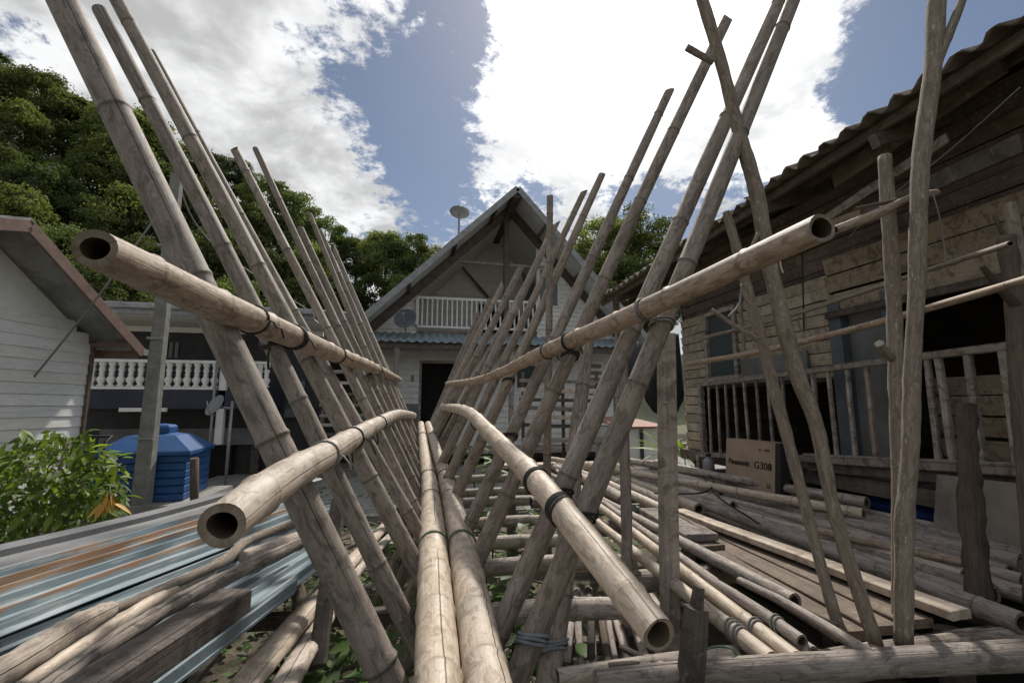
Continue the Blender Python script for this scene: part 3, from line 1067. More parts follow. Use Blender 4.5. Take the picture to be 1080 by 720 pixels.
MB().beam((.45, 1.45, -1.03), (1.1, 1.40, -1.03), .06, .06).build('bearer', 'wood_dark', slats)

# ------------------------------------------------------------------ upright posts and sticks


def stick(name, spec, mat, label, cat, sides=10, rough=.05, twigs=(), ground=None, knots=True):
    P, Q = pxpole(spec)
    if ground is not None:
        d = (P[-1] - P[-2]).normalized()
        P.append(P[-1] + d * ((ground - P[-1].z) / d.z))
        Q.append(Q[-1])
    cr = catmull(P, Q, 7)
    pts = [c[0] for c in cr]
    rr = [c[1] * (1 + (rnd.uniform(-.05, .07) if knots else 0)) for c in cr]
    if not twigs:
        o = MB().tube(pts, rr, sides, rough=rough).build(name, mat, None, True)
        return tag(o, label, cat)
    e = thing(name, (P[-1].x, P[-1].y, min(p.z for p in P)), label, cat)
    MB().tube(pts, rr, sides, rough=rough).build('stem', mat, e, True)
    for tw in twigs:
        tp, tq = pxpole(tw)
        c2 = catmull(tp, tq, 5)
        MB().tube([c[0] for c in c2], [c[1] for c in c2], 8, rough=.06).build('twig', mat, e, True)
    return e


stick('leaning_branch', [(737, -12, 11, ('Y', 1.52)), (759, 61, 12, ('Y', 1.50)), (780, 141, 12.5, ('Y', 1.48)), (797, 200, 15, ('Y', 1.46)), (813, 285, 15, ('Y', 1.43)), (838, 385, 16, ('Y', 1.40)),
                         (861, 449, 14, ('Y', 1.37)), (881, 543, 13, ('Y', 1.33)), (924, 680, 14, ('Y', 1.28))], 'branch_lichen', 'crooked lichen-spotted branch leaning left across the sky from the platform', 'branch',
      12, .05, ([(752, 66, 6, ('Y', 1.5)), (738, 58, 7, ('Y', 1.5)), (724, 50, 7, ('Y', 1.5))], [(800, 246, 5, ('Y', 1.44)), (792, 262, 3, ('Y', 1.44))]))
stick('leaning_stick', [(766, 224, 8, ('Y', 1.60)), (777, 262, 10, ('Y', 1.58)), (790, 312, 11, ('Y', 1.56)), (804, 362, 11, ('Y', 1.54)), (822, 430, 12, ('Y', 1.50)), (846, 520, 11, ('Y', 1.46)), (867, 601, 11, ('Y', 1.43)), (885, 664, 12, ('Y', 1.40))],
      'branch_lichen', 'thin straight stick with a side twig leaning beside the crooked branch', 'stick', 10, .03,
      ([(803, 360, 8, ('Y', 1.54)), (778, 346, 5, ('Y', 1.56)), (750, 326, 4, ('Y', 1.6))],))
stick('upright_post', [(933, 165, 12, ('Y', 1.45)), (937, 225, 13, ('Y', 1.44)), (942, 302, 14, ('Y', 1.43)), (945, 394, 14, ('Y', 1.42)), (948, 502, 13, ('Y', 1.41)), (947, 600, 11, ('Y', 1.40)), (946, 668, 11, ('Y', 1.40))],
      'branch_lichen', 'flat-topped tan post with a short branch stub beside the tall forked pole', 'post', 12, .03,
      ([(940, 378, 8, ('Y', 1.42)), (927, 362, 9, ('Y', 1.40))],))
stick('forked_pole', [(992, -25, 15, ('Y', 1.30)), (988, 0, 16, ('Y', 1.30)), (984, 72, 16, ('Y', 1.29)), (972, 162, 16, ('Y', 1.28)), (968, 253, 15.5, ('Y', 1.27)), (967, 302, 15, ('Y', 1.27)), (962, 390, 15, ('Y', 1.26)), (960, 475, 16, ('Y', 1.25)), (954, 552, 17, ('Y', 1.25)), (953, 678, 17, ('Y', 1.25))],
      'branch_lichen', 'tall forked pole standing up past the top of the picture at right', 'pole', 14, .03,
      ([(985, 68, 15, ('Y', 1.29)), (996, 48, 9, ('Y', 1.27)), (1015, 0, 8, ('Y', 1.24)), (1024, -22, 8, ('Y', 1.23))],))
stick('forked_post', [(1061, 249, 15, ('Y', 1.30)), (1068, 300, 15, ('Y', 1.30)), (1074, 380, 17, ('Y', 1.29)), (1086, 500, 20, ('Y', 1.27)), (1096, 640, 22, ('Y', 1.25))],
      'bark', 'dark knobbly post with side prongs at the right edge of the picture', 'post', 12, .07,
      ([(1072, 322, 11, ('Y', 1.29)), (1056, 306, 7, ('Y', 1.27)), (1035, 280, 5, ('Y', 1.24))], [(1060, 252, 4, ('Y', 1.30)), (1048, 226, 4, ('Y', 1.30))]))
stick('grey_stick', [(1066, 215, 11, ('Y', 1.45)), (1074, 260, 12, ('Y', 1.44)), (1092, 350, 13, ('Y', 1.42)), (1130, 560, 14, ('Y', 1.38))], 'bamboo_grey',
      'pale grey split-topped stick behind the dark pronged post at right edge', 'stick', 10, .03, ground=DZ)
stick('stump_post', [(1019, 426, 16, ('Y', 1.52)), (1021, 480, 17, ('Y', 1.50)), (1025, 545, 19, ('Y', 1.47)), (1035, 648, 20, ('Y', 1.42))], 'bark', 'short dark bark-covered post in front of the grey panel', 'post', 16, .2)

e = thing('square_post', atZ(700, 690, GROUND), 'squared dark timber post in front of the hanging black cloth', 'post')
MB().beam(atY(703, 352, 1.78), Vector((atY(699, 690, 1.78).x, 1.78, GROUND - .1)), .062, .066, (0, 1, 0), seg=8, jit=.003).build('shaft', 'wood_grey', e)
stick('thin_post', [(659, 325, 8, ('Y', 2.3)), (658, 430, 10, ('Y', 2.2)), (661, 560, 12, ('Y', 2.1)), (663, 700, 13, ('Y', 2.02))], 'bamboo_old', 'thin dark post between the leaning poles and the square post', 'post', 10, .03, ground=GROUND - .1)
stick('far_post', [(649, 304, 7, ('Y', 6.2)), (655, 420, 8, ('Y', 6.2)), (656, 470, 9, ('Y', 6.2))], 'wood_grey', 'grey post with cut top standing under the right house roof corner', 'post', 8, .03, ground=GROUND - .1)
mb = MB()
a, b_ = atY(734, 640, 1.14), atY(728, 716, 1.14)
mb.beam(b_ + (b_ - a) * .6, a, .066, .04, (0, 1, 0), seg=4, jit=.002, w1=.052)
mb.beam(a - Vector((0, 0, .01)), atY(737, 618, 1.14), .026, .03, (0, 1, 0), w1=.016)
tag(mb.build('notched_post', 'wood_dark', None), 'short notched post with a narrow tip beside the open handrail end', 'post')

# thin horizontal poles in front of the house
for nm, spec, mat, lb in (('drying_pole', [(724, 384, 6, ('X', 2.75)), (800, 371, 6, ('X', 2.55)), (900, 347, 7, ('X', 2.3)), (1000, 319, 8, ('X', 2.05)), (1095, 291, 9, ('X', 1.85))], 'bamboo_brown', 'long tan drying pole slung level across the front of the house'),
                          ('drying_pole', [(742, 356, 4, ('X', 2.95)), (808, 340, 4, ('X', 2.9)), (880, 318, 4.5, ('X', 2.75)), (975, 286, 5.5, ('X', 2.45)), (1066, 257, 6.5, ('X', 2.0))], 'bamboo_grey', 'thin grey drying pole above the tan one in the verandah opening'),
                          ('bamboo_rail', [(880, 243, 10, ('Y', 1.35)), (930, 224, 11, ('Y', 1.35)), (962, 209, 10, ('Y', 1.36)), (988, 203, 7, ('Y', 1.36))], 'bamboo_brown', 'short bamboo rail tied across the two tall posts under the eaves')):
    P, Q = pxpole(spec)
    tag(MB().bamboo(P, Q, node=.4, sides=10, swell=.04).build(nm, mat, None, True), lb, 'pole')
wire('hanging_string', [atY(984, 205, 1.33), atY(991, 230, 1.33), atY(996, 262, 1.34), atY(997, 276, 1.34)], .003, 'wire_grey', 'grey string hanging from the bamboo rail with a knotted end', 'string')
wire('loose_twine', [atY(782, 300, 1.5), atY(780, 320, 1.48), atY(768, 334, 1.47)], .0035, 'wire_grey', 'loose twine end hanging below the upper right handrail', 'twine')
wire('loose_wire', [atY(825, 268, 1.1), atY(823, 278, 1.1), atY(826, 288, 1.1)], .0025, 'bamboo_pale', 'bent wire end under the open end of the upper right handrail', 'wire')

# cables lying on the platform and tying the pale poles
wire('black_cable', [atZ(690, 520, DZ + .06), atZ(742, 519, DZ + .07), atZ(752, 505, DZ + .09), atZ(738, 496, DZ + .06), atZ(756, 522, DZ + .06), atZ(790, 545, DZ + .06), atZ(800, 552, DZ + .05)], .006, 'cable', 'dark cable looping over the platform poles in front of the box', 'cable')
for k, (px, py) in ((0, (768, 664)), (1, (796, 664)), (2, (824, 664)), (3, (832, 668)), (0, (776, 671))):
    o, P, Q = FP[k]
    coil(MB(), P, Q, atZ(px, py, DZ), 2, .016, .0032, 1.0, .45).build('lashing', 'wire_grey', o, True)
wire('tie_twine', [atZ(738, 688, DZ + .03), atZ(752, 682, DZ + .04), atZ(770, 683, DZ + .06), atZ(780, 696, DZ + .03)], .003, 'twine_green', 'green-blue twine on the bamboo crosspiece by the notched post', 'twine')

# dark clothes hung behind the square post
mb = MB()
nu, nv = 12, 10
vs = []
outl = [(689, 352, 716), (686, 375, 718), (683, 400, 720), (681, 420, 722), (690, 433, 715)]
for j in range(nv + 1):
    a = j / nv * (len(outl) - 1)
    k = min(int(a), len(outl) - 2)
    fr = a - k
    l_ = outl[k][0] * (1 - fr) + outl[k + 1][0] * fr
    y_ = outl[k][1] * (1 - fr) + outl[k + 1][1] * fr
    r_ = outl[k][2] * (1 - fr) + outl[k + 1][2] * fr
    for i in range(nu + 1):
        q = i / nu
        vs.append(atY(l_ + (r_ - l_) * q, y_ + (3 * math.sin(q * 9) if j == nv else 0), 2.05 + .025 * math.sin(q * 14 + j * .3)))
m_ = len(vs)
fs = [(j * (nu + 1) + i, j * (nu + 1) + i + 1, (j + 1) * (nu + 1) + i + 1, (j + 1) * (nu + 1) + i) for j in range(nv) for i in range(nu)]
back = [v + Vector((0, .02, 0)) for v in vs]
fs2 = [tuple(reversed([x + m_ for x in f])) for f in fs]
rim = [i for i in range(nu + 1)] + [(j) * (nu + 1) + nu for j in range(1, nv + 1)] + [nv * (nu + 1) + i for i in range(nu - 1, -1, -1)] + [j * (nu + 1) for j in range(nv - 1, 0, -1)]
fs3 = [(rim[k], rim[k] + m_, rim[(k + 1) % len(rim)] + m_, rim[(k + 1) % len(rim)]) for k in range(len(rim))]
mb.add(vs + back, fs + fs2 + fs3)
tag(mb.build('hanging_cloth', 'cloth_black', None, True), 'black cloth hanging behind the square timber post', 'cloth')
mb = MB()
vs = [atY(x, y, 2.7 + dz) for x, y, dz in ((664, 368, 0), (674, 360, .03), (684, 366, 0), (662, 385, .02), (673, 384, .05), (683, 388, 0), (664, 396, 0), (672, 402, .03), (679, 398, 0))]
fs = [(0, 1, 4, 3), (1, 2, 5, 4), (3, 4, 7, 6), (4, 5, 8, 7)]
vs2 = [v + Vector((0, .04, 0)) for v in vs]
rim = [0, 1, 2, 5, 8, 7, 6, 3]
mb.add(vs + vs2, fs + [tuple(reversed([x + 9 for x in f])) for f in fs] + [(rim[k], rim[k] + 9, rim[(k + 1) % 8] + 9, rim[(k + 1) % 8]) for k in range(8)])
tag(mb.build('hanging_rag', 'cloth_grey', None, True), 'small grey-blue rag hanging between the leaning poles left of the black cloth', 'cloth')
# ------------------------------------------------------------------ old wooden house on the right
HX, RX = 3.20, 3.05                       # wall and verandah-rail planes
yA = atX(722, 400, HX).y                  # far corner
yW0, yW1 = atX(745, 360, HX).y, atX(779, 360, HX).y
yD0, yD1, yD2 = atX(880, 360, HX).y, atX(893, 360, HX).y, atX(937, 360, HX).y
NEAR = -.6
ZT, ZB = 1.13, -.52
house = thing('wooden_house', (4.6, 2.5, GROUND), 'old unpainted board house with corrugated roof and verandah rail on the right', 'house')
zw0, zw1 = atX(762, 398, HX).z, atX(762, 330, HX).z


def board(y0, y1, z, mat, h=.107, x=HX, parent=house, name='wall_board'):
    tl = rnd.uniform(-.006, .006)
    return MB().beam((x + rnd.uniform(-.004, .004), y0, z + tl), (x + rnd.uniform(-.004, .004), y1, z - tl), .022, h * .88, (0, 0, 1), ch=.12, seg=2, roll=.17).build(name, mat, parent)


t_rail = .2
z = ZB + .06
row = 0


def roof_z0(y):                            # underside of the roof at the wall
    return 1.66 - .14 * (y - 1.27) / 4.2 + (HX - 2.5) * .40 - .06


while z < ZT - .03:
    low_row = z < t_rail
    inwin = zw0 - .03 < z < zw1 + .03
    if low_row:
        board(yA, atX(741, 400, HX).y, z, 'board_cream')
    elif inwin:
        board(yA, yW0 + .02, z, 'board_cream')
        board(yW1 - .02, yD0, z, 'board_cream')
    else:
        j = rnd.uniform(.3, .7)
        ym = yA + (yD0 - yA) * j
        board(yA, ym, z, 'board_cream')
        board(ym - .004, yD0, z, 'board_cream')
    z += .104
    row += 1
for k, z in enumerate((.80, .95, 1.09)):
    board(yD0, 1.3, z, 'board_brown', .145, HX - .02)
    board(1.295, NEAR, z, 'board_brown', .145, HX - .02)
for k, z in enumerate((-.42, -.28, -.14, .0, .13)):
    board(atX(985, 400, 3.55).y, NEAR, z, 'board_brown', .14, 3.55)
for k in range(7):
    z = 1.155 + k * .108
    for y0, y1 in ((yA, 3.3), (3.295, 1.4), (1.395, NEAR)):
        if z < roof_z0(y1 if k > 3 else y0) - .02:
            board(y0, y1, z, 'wood_brown', .112, HX + .035)
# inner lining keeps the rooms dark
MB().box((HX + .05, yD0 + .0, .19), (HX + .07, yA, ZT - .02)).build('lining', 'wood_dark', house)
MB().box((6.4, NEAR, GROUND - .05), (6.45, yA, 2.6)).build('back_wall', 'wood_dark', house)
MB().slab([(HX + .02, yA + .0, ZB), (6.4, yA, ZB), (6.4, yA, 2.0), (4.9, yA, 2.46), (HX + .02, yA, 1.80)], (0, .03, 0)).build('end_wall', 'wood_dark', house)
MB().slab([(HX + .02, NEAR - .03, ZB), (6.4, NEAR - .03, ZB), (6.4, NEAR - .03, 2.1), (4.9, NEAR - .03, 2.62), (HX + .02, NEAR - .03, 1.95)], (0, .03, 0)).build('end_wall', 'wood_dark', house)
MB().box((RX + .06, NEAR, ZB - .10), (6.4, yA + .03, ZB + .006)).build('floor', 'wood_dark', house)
for y in (-.3, 1.6, 3.4, 5.0):
    for x in (3.3, 5.9):
        MB().beam((x, y, GROUND - .1), (x, y, ZB - .1), .12, .12, (0, 1, 0)).build('stilt', 'wood_dark', house)
# window
wf = MB()
for (y0, y1, za, zb) in ((yW0, yW0 - .05, zw0, zw1), (yW1 + .05, yW1, zw0, zw1)):
    wf.box((HX - .035, y1, za), (HX + .04, y0, zb))
wf.box((HX - .036, yW1 - .001, zw0 - .045), (HX + .04, yW0 + .001, zw0))
wf.box((HX - .036, yW1 - .001, zw1), (HX + .04, yW0 + .001, zw1 + .045))
win = wf.build('window', 'wood_grey', house)
MB().box((HX + .005, yW1 + .05, zw0), (HX + .012, yW0 - .05, zw1)).build('pane', 'glass', win)
MB().beam((HX - .02, yW1 - .10, zw0 - .1), (HX - .02, yW1 - .10, zw1 + .14), .03, .03, (0, 1, 0)).build('upright_batten', 'wood_grey', house)
# white panel, doorway, door leaf
pa, pb = atX(784, 404, HX - .03), atX(852, 372, HX - .03)
MB().box((HX - .045, pb.y, pa.z), (HX - .028, pa.y, pb.z + .02)).build('patch_panel', 'door_grey', house)
MB().box((HX - .04, yD1, ZB), (HX + .04, yD0, .80)).build('door_post', 'door_blue', house)
MB().box((HX + .04, yD2, ZB), (HX + .075, yD1, .80)).build('door', 'door_grey', house)
MB().box((HX - .035, yD2 - .06, ZB), (HX + .05, yD2, .80)).build('door_post', 'door_blue', house)
MB().beam((HX - .05, yD0, .70), (HX - .05, NEAR, .70), .04, .05).build('lintel', 'wood_dark', house)
# verandah rail
t0, t1 = atX(733, 406, RX), atX(1100, 361, RX)
MB().beam(t0, t1, .05, .045, seg=6, jit=.004).build('top_rail', 'wood_grey', house)
b0, b1, b2 = atX(738, 479, RX), atX(850, 483, RX), atX(1100, 496, RX)
MB().beam(b0, b1, .05, .05, seg=3, jit=.004).build('bottom_rail', 'wood_grey', house)
MB().beam(b1 + Vector((0, -.003, 0)), b2, .06, .07, seg=3, jit=.004).build('bottom_rail', 'wood_grey', house)
MB().beam(b1 + Vector((.04, 0, -.07)), b2 + Vector((.04, 0, -.08)), .06, .07, seg=3, jit=.004).build('bearer', 'wood_dark', house)
for px, w in ((738, .05), (746, .022), (755, .022), (764, .022), (774, .022), (785, .022), (797, .022), (810, .022), (824, .024), (858, .03), (875, .026), (894, .026), (915, .028), (979, .03), (994, .034), (1024, .036), (1061, .04), (1098, .04)):
    y = atX(px, 400, RX).y
    a = (y - t0.y) / (t1.y - t0.y)
    zt = t0.z + (t1.z - t0.z) * a - .02
    zb = (b0.z + (b1.z - b0.z) * (y - b0.y) / (b1.y - b0.y)) if y > b1.y else b1.z + (b2.z - b1.z) * (y - b1.y) / (b2.y - b1.y)
    MB().beam((RX, y, zb + .025), (RX, y + rnd.uniform(-.012, .012), zt), w, w, (0, 1, 0), seg=3, jit=.002).build('baluster', 'wood_grey', house)
MB().beam((RX, t0.y, ZB - .3), (RX, t0.y, b0.z), .05, .05, (0, 1, 0)).build('rail_post', 'wood_grey', house)
# roof: corrugated sheets on purlins and rafters
EX, EZ0, EZ1 = 2.50, 1.66, 1.52
SL = .40


def roof_z(x, y):
    return EZ0 + (EZ1 - EZ0) * (y - 1.27) / 4.2 + (x - EX) * SL


PW = .148
y = -.7
k = 0
while y < 6.3:
    mb = MB()
    nw = 6 + 1
    ex = EX + rnd.uniform(-.045, .045)
    dz = .012 * (k % 2) + rnd.uniform(-.004, .008)
    cols = nw * 6 + 1
    xs = [ex, ex + .9, 4.0, 4.95]
    vs = []
    for side in (1, 0):
        for x in xs:
            for i in range(cols):
                yy = y + i * PW / 6
                amp = .026 * math.cos(2 * math.pi * i / 6)
                sag = .012 * mnoise.noise((x * 2, yy * 1.4, k))
                lip = (rnd.uniform(-.012, .012) if x == ex else 0)
                vs.append((x + lip, yy, roof_z(x, yy) + amp + dz + sag + .011 * side))
    n = cols * len(xs)
    fs = []
    for j in range(len(xs) - 1):
        for i in range(cols - 1):
            a = j * cols + i
            fs.append((a, a + cols, a + cols + 1, a + 1))
            fs.append((n + a, n + a + 1, n + a + cols + 1, n + a + cols))
    for i in range(cols - 1):
        fs.append((i, i + 1, n + i + 1, n + i))
    for j in range(len(xs) - 1):
        a, b_ = j * cols, (j + 1) * cols
        fs.append((a, n + a, n + b_, b_))
        a, b_ = j * cols + cols - 1, (j + 1) * cols + cols - 1
        fs.append((a, b_, n + b_, n + a))
    mb.add(vs, fs)
    mb.build('roof_sheet', 'roof_dark', house, True)
    y += 6 * PW
    k += 1
for x in (2.62, 2.95, 3.35, 3.8, 4.4):
    MB().beam((x, -.7, roof_z(x, -.7) - .065), (x, 6.2, roof_z(x, 6.2) - .065), .035, .06, seg=5, jit=.006).build('purlin', 'wood_brown', house)
for y in (.3, 1.15, 2.0, 2.9, 3.8, 4.7, 5.6):
    MB().beam((2.56, y, roof_z(2.56, y) - .135), (4.9, y, roof_z(4.9, y) - .135), .05, .08, seg=2, jit=.004).build('rafter', 'wood_brown', house)
MB().slab([(4.95, -.7, 2.63), (4.95, 6.3, 2.5), (6.8, 6.3, 1.85), (6.8, -.7, 1.95)], (0, 0, .03)).build('rear_roof', 'roof_dark', house)
for a, b_, w, mt in (((1058, 66), (880, 190), .12, 'wood_brown'), ((1078, 150), (905, 232), .10, 'wood_dark'), ((1000, 145), (850, 245), .06, 'wood_grey'), ((910, 228), (862, 246), .10, 'board_brown')):
    p0, p1 = atX(*a, 2.82), atX(*b_, 2.82)
    MB().beam(p0, p1, w * .25, w, seg=3, jit=.004).build('eave_board', mt, house)
wire('sagging_wire', [atX(1076, 92, 2.6), atX(1000, 160, 2.62), atX(930, 215, 2.65), atX(896, 250, 2.7)], .003, 'wire_grey', 'thin wire sagging under the eaves of the board house', 'wire')
wire('cord', [atX(846, 268, 3.0), atX(847, 310, 3.0), atX(848, 350, 3.02)], .006, 'cable', 'black cord hanging down the house wall behind the handrail', 'cord')
wire('cord', [atX(842, 326, 3.0), atX(843, 344, 3.0), atX(848, 350, 2.99), atX(850, 340, 3.0), atX(849, 328, 3.0)], .005, 'wire_grey', 'grey cord loop hanging on the house wall beside the black cord', 'cord')

# cardboard box with its print
bx0, bx1 = atZ(765, 509, DZ + .03), atZ(817, 521, DZ + .03)
box = thing('cardboard_box', (bx0 + bx1) / 2, 'brown cardboard box with black print standing against the verandah rail', 'box')
dv = (bx1 - bx0)
L = dv.length
dv.normalize()
nrm = Vector((0, 0, 1)).cross(dv).normalized()
if nrm.x < 0:
    nrm = -nrm
H = (atX(792, 465, (bx0.x + bx1.x) / 2).z - (DZ + .03))
up = Vector((0, 0, H)) + nrm * .04
MB().slab([bx0, bx1, bx1 + up, bx0 + up], nrm * .10).build('carton', 'cardboard', box)
MB().slab([bx1 + dv * .002 + nrm * .004, bx1 + dv * .002 + nrm * .096, bx1 + dv * .002 + nrm * .096 + up * .99, bx1 + dv * .002 + nrm * .004 + up * .99], dv * .05).build('dark_side', 'box_dark', box)


def lettering(txt, org, xdir, ydir, size, mat, parent, bold=0.0):
    cu = bpy.data.curves.new('lettering', 'FONT')
    cu.body = txt
    cu.size = size
    cu.extrude = .0006
    cu.offset = bold
    ob = bpy.data.objects.new('lettering', cu)
    COL.objects.link(ob)
    dg = bpy.context.evaluated_depsgraph_get()
    me = bpy.data.meshes.new_from_object(ob.evaluated_get(dg))
    bpy.data.objects.remove(ob)
    xd, yd = Vector(xdir).normalized(), Vector(ydir).normalized()
    zd = xd.cross(yd)
    M = Matrix((xd, yd, zd)).transposed().to_4x4()
    me.transform(M)
    me.materials.clear()
    me.materials.append(MATS[mat])
    return place('lettering', me, org, parent)


def onbox(a, b_):
    return bx0 + dv * (L * a) + up * b_ - nrm * .004


lettering('Panasonic', onbox(.07, .46), dv, up, .062, 'ink', box, .0016)
lettering('G300', onbox(.61, .44), dv, up, .082, 'ink', box, .0005)
lettering('I', onbox(.90, .44), dv, up, .082, 'ink', box, -.0005)
lettering('01 - MM', onbox(.70, .80), dv, up, .032, 'ink', box, .0)
lettering('32', onbox(.85, .09), dv, up, .045, 'ink', box, .0)
MB().slab([onbox(.575, .36), onbox(.579, .36), onbox(.579, .64), onbox(.575, .64)], -nrm * .001).build('print_line', 'ink', box)

# clutter under and beside the verandah
p0, p1 = atX(988, 500, 2.98), atX(1110, 506, 2.98)
tag(MB().slab([(2.98, p0.y, p0.z), (2.98, p1.y, p0.z + .01), (2.90, p1.y, DZ - .02), (2.90, p0.y, DZ - .02)], (.02, 0, 0)).build('fibreboard', 'panel_grey', None), 'weathered grey fibreboard panel leaning below the verandah rail at right', 'panel')
mb = MB()
pts = []
for j in range(7):
    for i in range(9):
        a = atX(908 + i * 10, 522, 3.25)
        pts.append((3.25 + j * .06 + .02 * math.sin(i * 2.1 + j), a.y, DZ - .02 + .10 * math.sin(math.pi * j / 6) * (1 + .4 * math.sin(i * 1.7)) + .02))
fs = [(j * 9 + i, j * 9 + i + 1, (j + 1) * 9 + i + 1, (j + 1) * 9 + i) for j in range(6) for i in range(8)]
m_ = len(pts)
low_ = [(p[0], p[1], DZ - .05) for p in pts]
rim = list(range(9)) + [j * 9 + 8 for j in range(1, 7)] + [6 * 9 + i for i in range(7, -1, -1)] + [j * 9 for j in range(5, 0, -1)]
mb.add(pts + low_, fs + [tuple(reversed([x + m_ for x in f])) for f in fs] + [(rim[k], rim[k] + m_, rim[(k + 1) % len(rim)] + m_, rim[(k + 1) % len(rim)]) for k in range(len(rim))])
tag(mb.build('tarpaulin', 'tarp_blue', None, True), 'bundled blue tarpaulin in the dark gap under the verandah', 'tarpaulin')
MB().box((RX + .05, .8, GROUND), (6.3, 5.1, DZ - .06)).build('underfloor_shade_block', 'void', house)  # black block painting in the shade below the floor
c = atZ(748, 500, DZ)
e = thing('grey_canister', c, 'small grey canister standing at the left foot of the verandah rail', 'canister')
lathe(MB(), c, [(.055, 0), (.058, .02), (.058, .13), (.05, .15), (.02, .165), (.02, .18)], 14).build('body', 'metal_grey', e, True)
lathe(MB(), c + Vector((0, 0, .181)), [(.026, 0), (.026, .03)], 10).build('cap', 'black_paint', e, True)
# ------------------------------------------------------------------ white gabled house at the far end
FY = 14.0


def G(px, py, Y=FY):
    p = atY(px, py, Y)
    return p.x, p.z


def siding(mb, y, x0, x1, z0, z1, bh=.15, left=None, right=None):
    """lapped boards facing -Y between x0..x1, optionally clipped by sloping edges left(z), right(z)"""
    z = z0
    while z < z1 - .01:
        zz_ = min(z + bh, z1)
        a0, a1 = (left(z) if left else x0), (left(zz_) if left else x0)
        c0, c1 = (right(z) if right else x1), (right(zz_) if right else x1)
        a0, a1, c0, c1 = max(a0, x0), max(a1, x0), min(c0, x1), min(c1, x1)
        if c0 - a0 > .03:
            if c1 < a1:
                a1 = c1 = (a1 + c1) / 2
            v = [(a0, y - .040, z), (c0, y - .040, z), (c1, y - .004, zz_), (a1, y - .004, zz_), (a0, y + .05, z), (c0, y + .05, z), (c1, y + .05, zz_), (a1, y + .05, zz_)]
            mb.add(v, [(0, 1, 2, 3), (7, 6, 5, 4), (1, 0, 4, 5), (0, 3, 7, 4), (2, 1, 5, 6), (3, 2, 6, 7)])
        z += bh
    return mb


far = thing('gabled_house', (3.2, FY + 3, GROUND), 'white board house with steep gable roof, railed balcony and blue porch roof', 'house')
RY = FY - 1.3                                        # front edge of the overhanging roof
ax_, az_ = G(546, 197, RY)                           # apex
lx, lz = G(386, 331, RY)
qx, qz = G(634, 299, RY)
sl = (az_ - lz) / (ax_ - lx)
sr = (az_ - qz) / (qx - ax_)
lx2, rx2 = ax_ - (az_ - 1.35) / sl, ax_ + (az_ - 1.0) / sr
lz2, rz2 = az_ - (ax_ - lx2) * sl, az_ - (rx2 - ax_) * sr
BK = FY + 7


def rz_(x):
    return az_ - (ax_ - x) * sl if x < ax_ else az_ - (x - ax_) * sr


for (xa, za, xb, zb) in ((lx2, lz2, ax_, az_), (ax_, az_, rx2, rz2)):
    mb = MB()
    # corrugated underside / top
    nyy = 60
    vs = []
    for s_ in (0, 1):
        for (x, zq) in ((xa, za), (xb, zb)):
            for i in range(nyy + 1):
                yy = RY + (BK - RY) * i / nyy
                vs.append((x, yy, zq + .03 * s_ - .03 + (.02 if i % 2 else 0)))
    n = nyy + 1
    fs = []
    for i in range(nyy):
        fs.append((i, n + i, n + i + 1, i + 1))
        fs.append((2 * n + i, 2 * n + i + 1, 3 * n + i + 1, 3 * n + i))
        fs.append((i, i + 1, 2 * n + i + 1, 2 * n + i))
        fs.append((n + i, 3 * n + i, 3 * n + i + 1, n + i + 1))
    fs.append((0, 2 * n, 3 * n, n))
    fs.append((nyy, n + nyy, 3 * n + nyy, 2 * n + nyy))
    mb.add(vs, fs)
    mb.build('roof_slope', 'roof_sheet_grey', far)
    # barge board on the front edge
    d = Vector((xb - xa, 0, zb - za)).normalized()
    nn = Vector((-d.z, 0, d.x))
    if nn.z < 0:
        nn = -nn
    MB().beam(Vector((xa, RY - .03, za - .06)), Vector((xb, RY - .03, zb - .06)), .04, .18, nn).build('barge_board', 'metal_grey', far)
    # soffit sheets with battens between the roof edge and the inner rafter
    for q in (.18, .42, .66, .88):
        x = xa + (xb - xa) * q
        MB().beam((x, RY + .03, rz_(x) - .10), (x, FY, rz_(x) - .10), .08, .10, nn).build('lookout', 'wood_dark', far)
    MB().beam(Vector((xa, FY - .06, za - .22)), Vector((xb, FY - .06, zb - .22)), .10, .24, nn).build('rafter', 'wood_dark', far)
MB().beam((ax_, RY + .04, az_ - .22), (ax_, BK, az_ - .22), .26, .22).build('ridge_beam', 'wood_dark', far)
by0 = G(480, 349)[1]                                 # balcony floor
bl, br = G(440, 330)[0], G(566, 330)[0]
MB().beam((ax_ - .12, FY - .08, by0 + .05), (ax_ - .12, FY - .08, az_ - .4), .17, .17, (0, 1, 0)).build('king_post', 'wood_dark', far)
cz_ = G(500, 277)[1]
MB().beam((ax_ - (az_ - cz_) / sl + .2, FY - .05, cz_), (ax_ + (az_ - cz_) / sr - .2, FY - .05, cz_ - .05), .06, .09).build('collar_tie', 'wood_grey', far)
# upper gable walls left and right of the open balcony
siding(MB(), FY, lx2 + .4, bl, by0 - .3, az_, .15, left=lambda z: ax_ - (az_ - .25 - z) / sl).build('left_gable_wall', 'board_white', far)
siding(MB(), FY, br, rx2 - .3, by0 - .3, az_, .15, right=lambda z: ax_ + (az_ - .25 - z) / sr).build('right_gable_wall', 'board_white', far)
